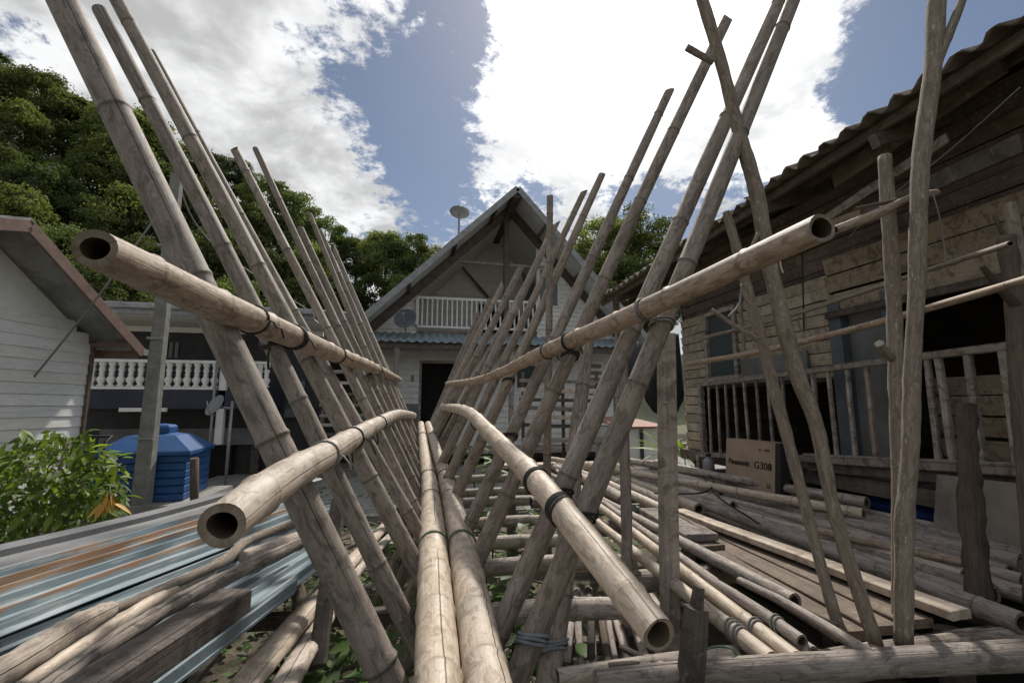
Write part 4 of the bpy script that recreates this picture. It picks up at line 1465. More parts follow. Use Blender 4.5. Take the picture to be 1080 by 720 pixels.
# recessed balcony: ceilings, back wall with a painted-dark doorway panel, side walls
ry = FY + 2.8
siding(MB(), ry, bl - 1.2, br + .2, by0, az_, .6, left=lambda z: ax_ - (az_ - .2 - z) / sl, right=lambda z: ax_ + (az_ - .2 - z) / sr).build('balcony_wall', 'soffit', far)
for (xa, xb) in ((lx2 + .5, ax_ - .13), (ax_ + .13, rx2 - .5)):
    MB().slab([(xa, FY + .06, rz_(xa) - .2), (xb, FY + .06, rz_(xb) - .2), (xb, ry - .06, rz_(xb) - .2), (xa, ry - .06, rz_(xa) - .2)], (0, 0, .03)).build('ceiling', 'soffit', far)
MB().beam((ax_ - .05, ry - .07, cz_ - .7), (ax_ - 2.0, ry - .5, G(480, 235)[1]), .05, .09).build('strut', 'wood_dark', far)
dx0, dz0 = G(505, 318, ry)
dx1, dz1 = G(553, 290, ry)
MB().box((dx0, ry - .08, by0), (dx1 - .3, ry - .045, by0 + 1.5)).build('doorway_dark_panel', 'void', far)  # black panel on the wall, stands in for the unlit doorway
MB().box((bl - .02, FY + .06, by0 - .14), (br + .02, ry - .03, by0 - .02)).build('balcony_floor', 'wood_grey', far)
# balcony railing
rt = G(500, 317)[1]
MB().beam((bl, FY - .10, rt), (br, FY - .10, rt), .06, .08).build('handrail', 'white_paint', far)
MB().beam((bl, FY - .10, by0 + .09), (br, FY - .10, by0 + .09), .05, .07).build('handrail', 'white_paint', far)
bal = None
nb = 25
for i in range(nb + 1):
    x = bl + (br - bl) * i / nb
    w = .10 if i in (0, nb) else .045
    if bal is None or i in (0, nb):
        o = MB().beam((x, FY - .10, by0 + .125), (x, FY - .10, rt - .04), w, w, (0, 1, 0)).build('baluster', 'white_paint', far)
        if i == 1 or (i and bal is None):
            bal = o
    else:
        dup(bal, (x, FY - .10, by0 + .125), far)
# right gable window
wx0, wz0 = G(569, 322)
wx1, wz1 = G(587, 286)
w_ = MB().box((wx0 - .06, FY - .06, wz0 - .06), (wx1 + .06, FY - .01, wz1 + .06)).build('window', 'white_paint', far)
MB().box((wx0, FY - .075, wz0), (wx1, FY - .062, wz1)).build('pane', 'glass', w_)
# lower storey
gl, gr = G(384, 400)[0], G(668, 400)[0]
d0, d1 = G(444, 420)[0], G(478, 420)[0]
dt = G(460, 383)[1]
zf = -1.2
zp = by0 - .35
mb = MB()
siding(mb, FY, gl, d0, zf + 1.25, zp, .17)
siding(mb, FY, d1, gr, zf, zp, .17)
siding(mb, FY, d0, d1, dt, zp, .17)
mb.build('wall', 'board_white', far)
MB().box((gl, FY - .03, zf), (d0 - .002, FY + .05, zf + 1.25)).build('wainscot', 'plaster_grey', far)
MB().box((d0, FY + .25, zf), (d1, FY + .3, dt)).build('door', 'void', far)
fr_ = MB()
fr_.box((d0 - .07, FY - .04, zf), (d0 + .0, FY + .24, dt))
fr_.box((d1, FY - .04, zf), (d1 + .07, FY + .24, dt))
fr_.box((d0 - .07, FY - .041, dt), (d1 + .07, FY + .24, dt + .08))
fr_.build('door_frame', 'wood_grey', far)
MB().box((G(433, 420)[0], FY - .05, G(433, 402)[1]), (G(436, 420)[0], FY - .024, G(433, 396)[1])).build('switch_box', 'concrete', far)
for (x0p, y0p, x1p, y1p) in ((545, 409, 566, 386), (622, 470, 633, 383)):
    a0, c0 = G(x0p, y0p)
    a1, c1 = G(x1p, y1p)
    w_ = MB().box((a0 - .07, FY - .06, c0 - .07), (a1 + .07, FY - .02, c1 + .07)).build('window', 'white_paint', far)
    if x0p == 545:
        MB().box((a0, FY - .075, c0), (a1, FY - .062, c1)).build('pane', 'glass', w_)
    else:
        for q in range(12):
            zq = c0 + (c1 - c0) * (q + .5) / 12
            MB().beam((a0, FY - .08, zq), (a1, FY - .08, zq), .02, .13, (0, -.5, 1)).build('louvre', 'panel_grey', w_)
MB().box((gl, FY + .3, zf), (gr, FY + 6.5, zf + .05)).build('floor', 'wood_dark', far)
MB().box((gl, FY + .06, zf), (gl + .08, FY + 6.5, lz2 - .2)).build('side_wall', 'white_paint', far)
MB().box((gr - .08, FY + .06, zf), (gr, FY + 6.5, rz2 - .2)).build('side_wall', 'white_paint', far)
MB().box((gl, FY + 6.5, zf), (gr, FY + 6.6, 4)).build('back_wall', 'white_paint', far)
MB().box((gl, FY + .06, zf - .5), (gr, FY + 6.4, zf)).build('plinth', 'concrete', far)
# porch roof of corrugated blue sheets
PY = FY - 1.25
pz0 = G(470, 361, PY)[1]
pz1 = by0 - .12
x = G(384, 350, PY)[0]
xe = G(662, 360, PY)[0]
while x < xe:
    mb = MB()
    cols = 25
    vs = []
    for s_ in (0, 1):
        for (y, zq) in ((PY, pz0), (FY - .07, pz1)):
            for i in range(cols):
                vs.append((x + i * .94 / 24, y, zq + .028 * math.cos(math.pi * i / 3) + .008 * s_ + rnd.uniform(-.003, .003)))
    fs = []
    for i in range(cols - 1):
        fs.append((i, cols + i, cols + i + 1, i + 1))
        fs.append((2 * cols + i, 2 * cols + i + 1, 3 * cols + i + 1, 3 * cols + i))
        fs.append((i, i + 1, 2 * cols + i + 1, 2 * cols + i))
    mb.add(vs, fs)
    mb.build('porch_sheet', 'roof_blue', far, True)
    x += .93
MB().beam((G(384, 350, PY)[0], PY + .1, pz0 - .12), (xe, PY + .1, pz0 - .12), .08, .16).build('porch_beam', 'wood_dark', far)
MB().beam((G(384, 350, PY)[0], PY + .6, pz0 + .0), (xe, PY + .6, pz0 + .0), .06, .1).build('porch_beam', 'wood_dark', far)
for px in (418, 540, 650):
    xx = G(px, 380, PY)[0]
    MB().beam((xx, PY + .1, GROUND - .05), (xx, PY + .1, pz0 - .2), .14, .14, (0, 1, 0)).build('porch_post', 'wood_grey', far)
MB().box((gl + .1, PY - .2, zf - .1), (gr - .1, FY - .06, zf)).build('porch_floor', 'wood_grey', far)


def dish(px, py, Y, wpx, tilt, foot_z, label, mast_px=None, arm=True, axis=None):
    c = atY(px, py, Y)
    r = rad(c, wpx)
    e = thing('satellite_dish', (c.x, c.y + .05, foot_z), label, 'satellite dish')
    ax = Vector(axis).normalized()
    prof = [(r * q, .22 * r * (q * q)) for q in (.02, .25, .5, .75, .95, 1.0)] + [(r * 1.0, .22 * r - .015), (r * .6, .08 * r - .03), (r * .02, -.03)]
    lathe(MB(), c, prof, 22, ax).build('reflector', 'dish_grey' if py < 300 else 'dish_dark', e, True)
    MB().tube([(c.x, c.y + .05, foot_z), (c.x, c.y + .05, c.z - .1), c - ax * .03], [.03, .03, .025], 8).build('mast', 'metal_grey', e, True)
    f_ = c + ax * (r * .95)
    MB().tube([c + Vector((0, 0, -r * .7)) + ax * .1 * r, f_], .014, 6).build('feed_arm', 'metal_grey', e, True)
    lathe(MB(), f_, [(.03, -.02), (.045, .05), (.04, .14)], 8, -ax).build('receiver', 'dish_grey', e, True)
    return e


dish(484.5, 225.5, RY + .5, 21, 0, rz_(G(486, 250, RY + .5)[0]) - .05, 'round dish raised on a mast above the left roof slope of the gabled house', axis=(.12, .25, .95))
dish(428, 337, PY + .35, 24, 0, pz0 + .05, 'grey dish standing on the blue porch roof left of the balcony', axis=(-.25, -.9, .42))

# rough plank stand and white shed between the bridge and the house
st = thing('plank_stand', (1.9, 10.5, GROUND), 'rough stand of stacked horizontal poles in front of the gabled house', 'stand')
for k, (py, h) in enumerate(((402, .05), (412, .06), (422, .05), (431, .06), (440, .06), (449, .05))):
    a, b_ = atY(548, py - 1, 10.4), atY(634, py + 1, 10.6)
    MB().beam(a, b_, .06, h * 1.6, seg=3, jit=.01).build('rail', ('wood_grey', 'wood_pale', 'wood_dark')[k % 3], st)
for px in (552, 594, 630):
    a = atY(px, 392, 10.56)
    MB().beam((a.x, 10.62, GROUND - .05), (a.x, 10.62, a.z), .07, .07, (0, 1, 0)).build('leg', 'wood_brown', st)
a, b_ = atY(552, 452, 10.2), atY(640, 452, 10.2)
MB().box((a.x, 9.9, a.z - .3), (b_.x, 10.45, a.z - .22)).build('shelf', 'wood_pale', st)
a = atY(658, 452, 9.0)
b_ = atY(696, 480, 9.0)
sh = thing('white_shed', ((a.x + b_.x) / 2, 9.6, GROUND), 'low pale shed with reddish corrugated roof behind the square post', 'shed')
MB().box((a.x, 9.0, GROUND), (b_.x, 10.6, a.z)).build('wall', 'white_paint', sh)
MB().box((a.x + .35, 8.97, GROUND), (a.x + .42, 8.999, a.z - .02)).build('corner_strip', 'black_paint', sh)
MB().slab([(a.x - .1, 8.85, a.z + .02), (b_.x + .15, 8.85, a.z + .02), (b_.x + .15, 10.8, a.z + .18), (a.x - .1, 10.8, a.z + .18)], (0, 0, .03)).build('roof', 'red_roof', sh)
# ------------------------------------------------------------------ white boarded house at the left edge
FH = Vector((math.sin(YAW), math.cos(YAW), 0))


def LF(fwd, rgt, z):
    return FH * fwd + _r * rgt + Vector((0, 0, z))


def fwd_of(p):
    return p.dot(FH)


WR, RR_ = -6.1, -5.55
pr, pe = atR(33, 232, RR_), atR(151, 367, RR_)
fr0, fe0 = fwd_of(pr), fwd_of(pe)
lh = thing('boarded_house', LF(4.5, -7.5, GROUND), 'white boarded house with rusty red fascia at the left edge', 'house')
fc = fwd_of(atR(88, 420, WR))
slope = (pr.z - pe.z) / (fe0 - fr0)
zsoff = .10


def lroof(f_):
    return pr.z - (f_ - fr0) * slope if f_ > fr0 else pr.z - (fr0 - f_) * .32


zbd = atR(0, 328, WR).z
z = GROUND
k = 0
while z < zbd:
    a, b_ = LF(3.4, WR, z + .072), LF(fc, WR, z + .072)
    top = lroof(fc) - zsoff - .05
    if z + .072 > top:
        b_ = LF(fr0 + (pr.z - zsoff - z - .1) / slope, WR, z + .072)
    MB().beam(a, b_, .022, .152, seg=2, roll=-.10, ch=.12).build('wall_board', 'board_white', lh)
    z += .146
    k += 1
mb = MB()
pts = [LF(3.4, WR - .02, zbd - .05), LF(fr0 + (pr.z - zsoff - zbd + .02) / slope, WR - .02, zbd - .05), LF(fr0, WR - .02, pr.z - zsoff), LF(3.4, WR - .02, lroof(3.4) - zsoff)]
mb.slab(pts, -_r * .05)
mb.build('gable_panel', 'white_paint', lh)
MB().slab([LF(3.4, WR - .03, GROUND), LF(fc, WR - .03, GROUND), LF(fc, WR - .03, zbd), LF(3.4, WR - .03, zbd)], -_r * .05).build('wall_backing', 'wood_dark', lh)
MB().beam(LF(fc + .02, WR + .015, GROUND), LF(fc + .02, WR + .015, lroof(fc) - .12), .07, .05, FH).build('corner_board', 'wood_brown', lh)
MB().slab([LF(fc, WR - .06, GROUND), LF(fc, WR - 4, GROUND), LF(fc, WR - 4, lroof(fc) - .1), LF(fc, WR - .06, lroof(fc) - .1)], -FH * .05).build('rear_wall', 'board_white', lh)
for f0, f1 in ((fr0, fe0), (2.2, fr0)):
    MB().slab([LF(f0, RR_, lroof(f0)), LF(f1, RR_, lroof(f1)), LF(f1, -10.5, lroof(f1)), LF(f0, -10.5, lroof(f0))], (0, 0, .025)).build('roof_slope', 'roof_grey', lh)
    MB().slab([LF(f0, RR_ - .03, lroof(f0) - .08), LF(f1, RR_ - .03, lroof(f1) - .08), LF(f1, WR - .02, lroof(f1) - .08), LF(f0, WR - .02, lroof(f0) - .08)], (0, 0, .02)).build('soffit', 'roof_grey', lh)
    MB().beam(LF(f0, RR_ + .0, lroof(f0) - .075), LF(f1, RR_ + .0, lroof(f1) - .075), .035, .14).build('fascia', 'fascia_rust', lh)
MB().beam(LF(fe0 - .03, RR_ - .05, pe.z - .10), LF(fe0 - .03, -10.4, pe.z - .10), .04, .12).build('fascia', 'fascia_rust', lh)
MB().beam(LF(fe0 + .04, RR_ + .02, pe.z - .06), LF(fe0 + .04, -10.4, pe.z - .06), .10, .09).build('gutter', 'metal_grey', lh)
MB().beam(LF(fe0 - .25, WR - .1, lroof(fe0 - .25) - .16), LF(fe0 - .25, RR_, lroof(fe0 - .25) - .16), .05, .07).build('roof_bracket', 'fascia_rust', lh)

# ------------------------------------------------------------------ dark two-storey house behind
BY = 12.0


def B(px, py, Y=BY):
    p = atY(px, py, Y)
    return p.x, p.z


dk = thing('dark_house', (-7, BY + 3, GROUND), 'dark two-storey house with white balustrade balcony behind the blue tank', 'house')
x0, x1 = B(60, 400)[0], B(338, 400)[0]
zt = B(170, 350)[1]
zbal, zsl = B(150, 411)[1], B(150, 431)[1]
MB().box((x0, BY, zsl), (x1, BY + .1, zt)).build('upper_wall', 'black_paint', dk)
MB().box((x0, BY + .12, GROUND), (x1 - .0, BY + .2, zsl)).build('lower_wall', 'black_paint', dk)
MB().box((x0, BY + .2, GROUND), (x0 + .1, BY + 6, zt)).build('side_wall', 'black_paint', dk)
MB().box((x1 - .1, BY + .2, GROUND), (x1, BY + 6, zt)).build('side_wall', 'black_paint', dk)
BF = BY - 1.1
xb0, xb1 = B(70, 400, BF)[0], B(283, 400, BF)[0]
MB().box((xb0, BF, B(150, 431, BF)[1]), (xb1, BY - .002, B(150, 411, BF)[1])).build('balcony_slab', 'navy_paint', dk)
MB().box((xb0 + .1, BY - .06, B(150, 470)[1]), (B(298, 400)[0], BY + .11, B(150, 452)[1])).build('ledge', 'plaster_grey', dk)
zb0, zb1 = B(150, 410, BF)[1], B(150, 380.5, BF)[1]
xr0, xr1 = B(90, 400, BF)[0], B(229, 400, BF)[0]
MB().beam((xr0, BF + .06, zb1), (xr1, BF + .06, zb1), .12, .07).build('balustrade_rail', 'white_paint', dk)
MB().beam((xr0, BF + .06, zb0 + .02), (xr1, BF + .06, zb0 + .02), .12, .06).build('balustrade_rail', 'white_paint', dk)
hb = zb1 - zb0 - .09
prof = [(.055, 0), (.055, .06), (.03, .09), (.06, .24), (.065, .32), (.03, .46), (.045, .52), (.03, .58), (.05, .70), (.035, .84), (.055, .92), (.055, 1.0)]
first = None
nb = 14
for i in range(nb):
    x = xr0 + .07 + (xr1 - xr0 - .14) * i / (nb - 1)
    o_ = (x, BF + .06, zb0 + .05)
    if first is None:
        first = lathe(MB(), o_, [(r * 1.25, h * hb) for r, h in prof], 10).build('baluster', 'white_paint', dk, True)
    else:
        dup(first, o_, dk)
for px in (266, 273, 280):
    xx = B(px, 400, BF)[0]
    dup(first, (xx, BF + .06, zb0 + .05), dk)
MB().beam((B(262, 400, BF)[0], BF + .06, zb1), (B(284, 400, BF)[0], BF + .06, zb1), .12, .07).build('balustrade_rail', 'white_paint', dk)
xq = B(235, 400, BF)[0]
MB().box((xq - .07, BF + .0, B(150, 470, BF)[1]), (xq + .07, BF + .12, B(150, 388, BF)[1])).build('post', 'white_paint', dk)
MB().tube([(xq - .12, BF - .06, GROUND), (xq - .12, BF - .06, zb1)], .025, 8).build('drain_pipe', 'metal_grey', dk, True)
# roof with deep eaves
RF = BY - 1.7
ze = B(160, 327, RF)[1]
xa, xb_ = B(20, 330, RF)[0], B(332, 330, RF)[0]
MB().slab([(xa, RF, ze + .12), (xb_, RF, ze + .12), (xb_, BY + 3, ze + 1.0), (xa, BY + 3, ze + 1.0)], (0, 0, .04)).build('roof_slope', 'roof_grey', dk)
MB().slab([(xa, BY + 3.01, ze + 1.0), (xb_, BY + 3.01, ze + 1.0), (xb_, BY + 6.5, ze - .2), (xa, BY + 6.5, ze - .2)], (0, 0, .04)).build('roof_slope', 'roof_grey', dk)
MB().beam((xa, RF - .02, ze + .02), (xb_, RF - .02, ze + .02), .05, .22).build('fascia', 'metal_grey', dk)
MB().beam((xa, RF - .10, ze + .06), (xb_, RF - .10, ze + .06), .11, .10).build('gutter', 'roof_grey', dk)
MB().slab([(xa, RF + .01, ze - .08), (xb_, RF + .01, ze - .08), (xb_, BY + .0, ze - .08), (xa, BY, ze - .08)], (0, 0, .02)).build('soffit', 'soffit', dk)
MB().box((x0, BY - .01, zt - .0), (x1, BY + .09, ze - .08)).build('frieze', 'soffit', dk)
# lower openings (the void panel paints in the dark inside) and door leaves
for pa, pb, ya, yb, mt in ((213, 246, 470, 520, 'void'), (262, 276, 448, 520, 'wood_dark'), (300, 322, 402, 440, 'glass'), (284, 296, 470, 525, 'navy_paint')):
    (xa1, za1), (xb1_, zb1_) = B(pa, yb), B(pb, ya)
    MB().box((xa1, BY - .04, max(za1, GROUND + .1)), (xb1_, BY + .112, zb1_)).build('opening_panel', mt, dk)
(xa1, za1), (xb1_, zb1_) = B(172, 377), B(185, 361)
for q in range(3):
    MB().box((xa1 + q * .12, BY - .03, za1), (xa1 + q * .12 + .07, BY - .003, zb1_)).build('vent_block', 'plaster_grey', dk)
MB().beam(atY(126, 432, BF - .03), atY(176, 432, BF - .03), .05, .08).build('lamp_tube', 'white_paint', dk)

# dish on a wall pipe
c = atY(228, 428, 10.2)
e = thing('satellite_dish', (c.x + .25, 10.3, GROUND), 'grey dish on a thin pipe below the balcony of the dark house', 'satellite dish')
ax = Vector((-.62, -.70, .5)).normalized()
r = rad(c, 24)
lathe(MB(), c, [(r * q, .22 * r * q * q) for q in (.02, .3, .6, .85, 1.0)] + [(r, .2 * r - .02), (r * .5, -.03), (.02, -.05)], 22, ax).build('reflector', 'dish_grey', e, True)
MB().tube([(c.x + .25, 10.3, GROUND), (c.x + .25, 10.3, c.z + .1)], .03, 8).build('mast', 'metal_grey', e, True)
MB().tube([(c.x + .25, 10.3, c.z - .05), c - ax * .04], .025, 8).build('bracket', 'metal_grey', e, True)
MB().tube([c - Vector((0, 0, r * .8)), c - Vector((0, 0, r * .9)) + ax * r * .6, c + ax * r * .9], .012, 6).build('feed_arm', 'metal_grey', e, True)

# slatted rack seen between the left poles
rk = thing('slatted_rack', (-.8, 11.0, GROUND), 'grey rack of stacked boards seen between the left leaning poles', 'rack')
for k, py in enumerate((392, 404, 416, 427, 438, 448, 458, 470)):
    a, b_ = atY(338, py, 11.0), atY(412, py + .6, 11.0)
    MB().beam(a, b_, .25, .07, seg=2, jit=.012).build('shelf_board', ('wood_grey', 'wood_pale', 'wood_dark', 'wood_grey')[k % 4], rk)
for px in (342, 374, 408):
    a = atY(px, 384, 11.0)
    MB().beam((a.x, 11.16, GROUND - .05), (a.x, 11.16, a.z), .08, .06, (0, 1, 0)).build('upright', 'wood_grey', rk)

# ------------------------------------------------------------------ utility pole, stay cable, water tank
p0, p1 = atD(148, 540, 6.3), atD(187, 184, 6.3)
up_ = thing('utility_pole', (p0.x, p0.y, GROUND), 'leaning grey concrete pole beside the blue tank', 'pole')
d = (p1 - p0).normalized()
pg = p0 + d * ((GROUND - .1 - p0.z) / d.z)
MB().beam(pg, p1, .21, .19, (0, 1, 0), seg=4, jit=.002, w1=.12, h1=.12).build('shaft', 'concrete', up_)
lathe(MB(), p1, [(.03, 0), (.045, .03), (.03, .06), (.045, .09), (.02, .14)], 10).build('insulator', 'dish_grey', up_, True)
for q in (.28, .55, .8):
    pb = pg.lerp(p1, q)
    MB().beam(pb + Vector((-.1, -.1, 0)), pb + Vector((.1, -.1, 0)), .02, .03).build('band', 'metal_grey', up_)
wire('stay_cable', [p1 - d * .15, atD(158, 238, 6.1), atD(90, 330, 5.9), atD(0, 440, 5.75), atD(-60, 505, 5.7)], .012, 'wire_grey', 'thin grey cable slanting down from the concrete pole across the white wall', 'cable')
wire('overhead_wire', [p1 - d * .1, atD(230, 262, 9), atD(330, 330, 13.5)], .012, 'wire_grey', 'dark wire running from the concrete pole towards the far houses', 'wire')

tc_ = atD(164, 500, 6.9)
tk = thing('water_tank', (tc_.x, tc_.y, GROUND), 'big blue plastic water tank with faceted lid behind the concrete pole', 'water tank')
tz = atD(164, 477, 6.9).z
tr = .80


def octa(mb, prof, c, rot=R(45) + .12):
    vs, fs = [], []
    for r, z in prof:
        for i in range(4):
            a = 2 * math.pi * i / 4 + rot
            vs.append((c.x + r * math.cos(a), c.y + r * math.sin(a), z))
    for k in range(len(prof) - 1):
        for i in range(4):
            j = (i + 1) % 4
            fs.append((k * 4 + i, k * 4 + j, (k + 1) * 4 + j, (k + 1) * 4 + i))
    fs.append(tuple(reversed(range(4))))
    fs.append(tuple((len(prof) - 1) * 4 + i for i in range(4)))
    return mb.add(vs, fs)


prof = []
zz0 = -1.35
for k in range(6):
    z = zz0 + (tz - zz0) * k / 6
    h = (tz - zz0) / 6
    prof += [(tr * .94, z), (tr * .98, z + h * .12), (tr * .98, z + h * .85), (tr * .94, z + h)]
octa(MB(), prof, tc_).build('body', 'tank_blue', tk)
octa(MB(), [(tr * 1.06, tz), (tr * 1.06, tz + .05), (tr * 1.02, tz + .07), (tr * .55, tz + .26), (tr * .30, tz + .29), (tr * .30, tz + .30)], tc_).build('lid', 'tank_blue', tk)
octa(MB(), [(tr * .31, tz + .30), (tr * .31, tz + .38), (tr * .26, tz + .41), (tr * .08, tz + .43)], tc_).build('cap', 'tank_blue', tk)
MB().box((tc_.x - .8, tc_.y - .8, GROUND - .05), (tc_.x + .8, tc_.y + .8, zz0)).build('stand', 'concrete', tk)
MB().tube([tc_ + Vector((-.3, -.72, -.5)), tc_ + Vector((-.3, -.72, .55)), tc_ + Vector((-.35, -.5, .6)), tc_ + Vector((-1.3, -.4, .6))], .02, 8).build('pipe', 'cable', tk, True)
for px, py0, py1, lb in ((205, 483, 525, 'short brown post stump standing against the blue tank'),):
    a, b_ = atD(px, py0, 5.9), atD(px, py1, 5.9)
    tag(MB().tube([(a.x, a.y, GROUND - .05), b_, a], .05, 10, rough=.06).build('stump_post', 'bark', None, True), lb, 'post')

# ------------------------------------------------------------------ metal sheets and old timber at lower left


def metal_sheet(a0, a1, b0, b1, ribs, name, label, rust, rib_h=.022, th=.003, back=1.2, parent=None, bend=0.0):
    """a0->a1 lower edge (near, far), b0->b1 upper edge; ribs run along"""
    a0 = a0 + (a0 - a1).normalized() * back
    b0 = b0 + (b0 - b1).normalized() * back
    prof = []
    W = ((a0 - b0).length + (a1 - b1).length) / 2
    for k in range(ribs):
        u0 = k / ribs
        du = 1 / ribs
        rm = rust[k % len(rust)]
        prof += [(u0, 0, .15 * rm), (u0 + du * .40, 0, .4 * rm), (u0 + du * .48, rib_h, .9 * rm), (u0 + du * .58, rib_h, .7 * rm), (u0 + du * .66, 0, 1.0 * rm), (u0 + du * .82, 0, .35 * rm), (u0 + du * .84, rib_h * .3, .2 * rm), (u0 + du * .87, 0, .2 * rm)]
    prof.append((1, 0, 0))
    prof.append((1.004, -.02, 0))
    NV = 14
    vs, gc, nv = [], [], []
    for s_ in (1, 0):
        for j in range(NV + 1):
            v = j / NV
            A, B_ = a0.lerp(a1, v), b0.lerp(b1, v)
            for u, h, rm in prof:
                p = A.lerp(B_, u) + Vector((0, 0, h + th * s_ + .008 * mnoise.noise((u * 3, v * 5, ribs)) + bend * math.sin(math.pi * v)))
                vs.append(p)
                gc.append((u * W, 0, v * (a1 - a0).length))
                nv.append(rm)
    n = len(prof)
    M_ = n * (NV + 1)
    fs = []
    for j in range(NV):
        for i in range(n - 1):
            q = j * n + i
            fs.append((q, q + 1, q + n + 1, q + n))
            fs.append((M_ + q, M_ + q + n, M_ + q + n + 1, M_ + q + 1))
    for i in range(n - 1):
        fs.append((i, M_ + i, M_ + i + 1, i + 1))
        q = NV * n + i
        fs.append((q, q + 1, M_ + q + 1, M_ + q))
    for j in range(NV):
        for i in (0, n - 1):
            q = j * n + i
            fs.append((q, q + n, M_ + q + n, M_ + q))
    o = MB().add(vs, fs, gc, nv).build(name, 'sheet_blue', parent)
    return tag(o, label, 'metal sheet', 'metal sheets piled at lower left') if label else o


SZ = -.74
metal_sheet(atZ(0, 672, SZ), atZ(330, 541, SZ), atZ(0, 604, SZ + .02), atZ(318, 513, SZ + .02), 6, 'metal_sheet', 'faded blue ribbed roofing sheet streaked with rust, top of the pile', (.1, 1, .25, 1, 1.1, .6), .028)
metal_sheet(atZ(0, 688, SZ - .035), atZ(348, 546, SZ - .035), atZ(0, 640, SZ - .035), atZ(352, 528, SZ - .035), 4, 'metal_sheet', 'second blue ribbed sheet showing its edge under the rusty one', (.0, .2), .02)
metal_sheet(atZ(165, 735, SZ - .08), atZ(352, 588, SZ - .08), atZ(-40, 705, SZ - .07), atZ(352, 540, SZ - .07), 6, 'metal_sheet', 'clean bright blue ribbed sheet under the old beam and driftwood', (.0, .15, 0), .022)
# grey flashing along the back edge
a, b_ = atZ(-30, 612, SZ + .02), atZ(338, 506, SZ + .02)
a = a + (a - b_).normalized() * .8
side = Vector((0, 0, 1)).cross(b_ - a).normalized()
mb = MB()
profile = [(-.02, .0), (.0, .012), (.07, .02), (.10, .03), (.105, .06), (.16, .075), (.165, .055)]
vs, gc, nv = [], [], []
for s_ in (1, 0):
    for j in range(11):
        A = a.lerp(b_, j / 10)
        for q, h in profile:
            vs.append(A + side * q + Vector((0, 0, h + .003 * s_ + .01 * math.sin(j * .9))))
            gc.append((q, 0, j * .3))
n = len(profile)
M_ = n * 11
fs = []
for j in range(10):
    for i in range(n - 1):
        q = j * n + i
        fs += [(q, q + n, q + n + 1, q + 1), (M_ + q, M_ + q + 1, M_ + q + n + 1, M_ + q + n)]
for j in range(10):
    for i in (0, n - 1):
        q = j * n + i
        fs.append((q, M_ + q, M_ + q + n, q + n))
for i in range(n - 1):
    for j in (0, 10):
        q = j * n + i
        fs.append((q, q + 1, M_ + q + 1, M_ + q))
mb.add(vs, fs, gc)
tag(mb.build('ridge_flashing', 'flashing_grey', None), 'grey metal flashing strip along the back of the rusty sheet', 'flashing')
# blue trim strip at the right of the clean sheet
a, b_ = atZ(168, 728, SZ - .05), atZ(305, 624, SZ - .05)
a = a + (a - b_).normalized() * .5
mb = MB()
mb.beam(a, b_, .05, .012)
mb.beam(a + Vector((.02, .02, .02)), b_ + Vector((.02, .02, .02)), .012, .045)
tag(mb.build('metal_trim', 'roof_blue', None), 'narrow pale blue metal trim strip at the near edge of the clean sheet', 'trim')


def driftwood(spec, mat, label, name='driftwood', rough=.08, sides=12, flat=1.0, cat='driftwood'):
    P, Q = pxpole(spec)
    cr = catmull(P, Q, 8)
    o = MB().tube([c[0] for c in cr], [c[1] * (1 + rnd.uniform(-.06, .06)) for c in cr], sides, rough=rough, flat=flat).build(name, mat, None, True)
    return tag(o, label, cat, 'timber lying on the metal sheets')


TZ = SZ + .02
driftwood([(-30, 728, 33, ('Z', TZ)), (20, 700, 33, ('Z', TZ)), (80, 662, 29, ('Z', TZ)), (118, 642, 17, ('Z', TZ))], 'wood_pale', 'pale barkless log with a cut top end at the lower left corner', 'log', .05, 16, cat='log')
driftwood([(20, 726, 15, ('Z', TZ - .02)), (100, 672, 14, ('Z', TZ - .02)), (180, 622, 14, ('Z', TZ - .02)), (222, 600, 12, ('Z', TZ - .02))], 'bamboo_pale', 'straight pale pole between the pale log and the grey log', 'pole', .02, cat='pole')
driftwood([(40, 735, 21, ('Z', TZ)), (120, 676, 19, ('Z', TZ)), (200, 628, 17, ('Z', TZ)), (270, 594, 15, ('Z', TZ)), (318, 572, 12, ('Z', TZ))], 'wood_grey', 'long furrowed grey log lying behind the square beam', 'log', .10, cat='log')
driftwood([(108, 648, 9, ('Z', TZ)), (150, 630, 11, ('Z', TZ)), (205, 606, 11, ('Z', TZ)), (238, 590, 12, ('Z', TZ)), (262, 570, 10, ('Z', TZ)), (310, 552, 9, ('Z', TZ))], 'branch_lichen', 'crooked grey branch lying along the edge of the rusty sheet', 'branch', .08, cat='branch')
driftwood([(256, 588, 13, ('Z', TZ - .02)), (300, 572, 15, ('Z', TZ - .02)), (345, 556, 12, ('Z', TZ - .02))], 'wood_pale', 'short pale broken stick at the far end of the driftwood', 'stick', .07, cat='stick')
driftwood([(100, 735, 16, ('Z', TZ - .04)), (150, 690, 15, ('Z', TZ - .04)), (210, 650, 8, ('Z', TZ - .04))], 'wood_pale', 'bleached split stick just behind the dark square beam', 'stick', .07, flat=.5, cat='stick')
P0, P1 = atZ(247, 634, TZ - .0), atZ(108, 726, TZ - .0)
P1 = P1 + (P1 - P0).normalized() * .5
tag(MB().beam(P1, P0, .125, .095, seg=8, jit=.0015, ch=.05).build('square_beam', 'wood_dark', None), 'dark squared beam with sawn end lying on the blue sheet', 'beam')

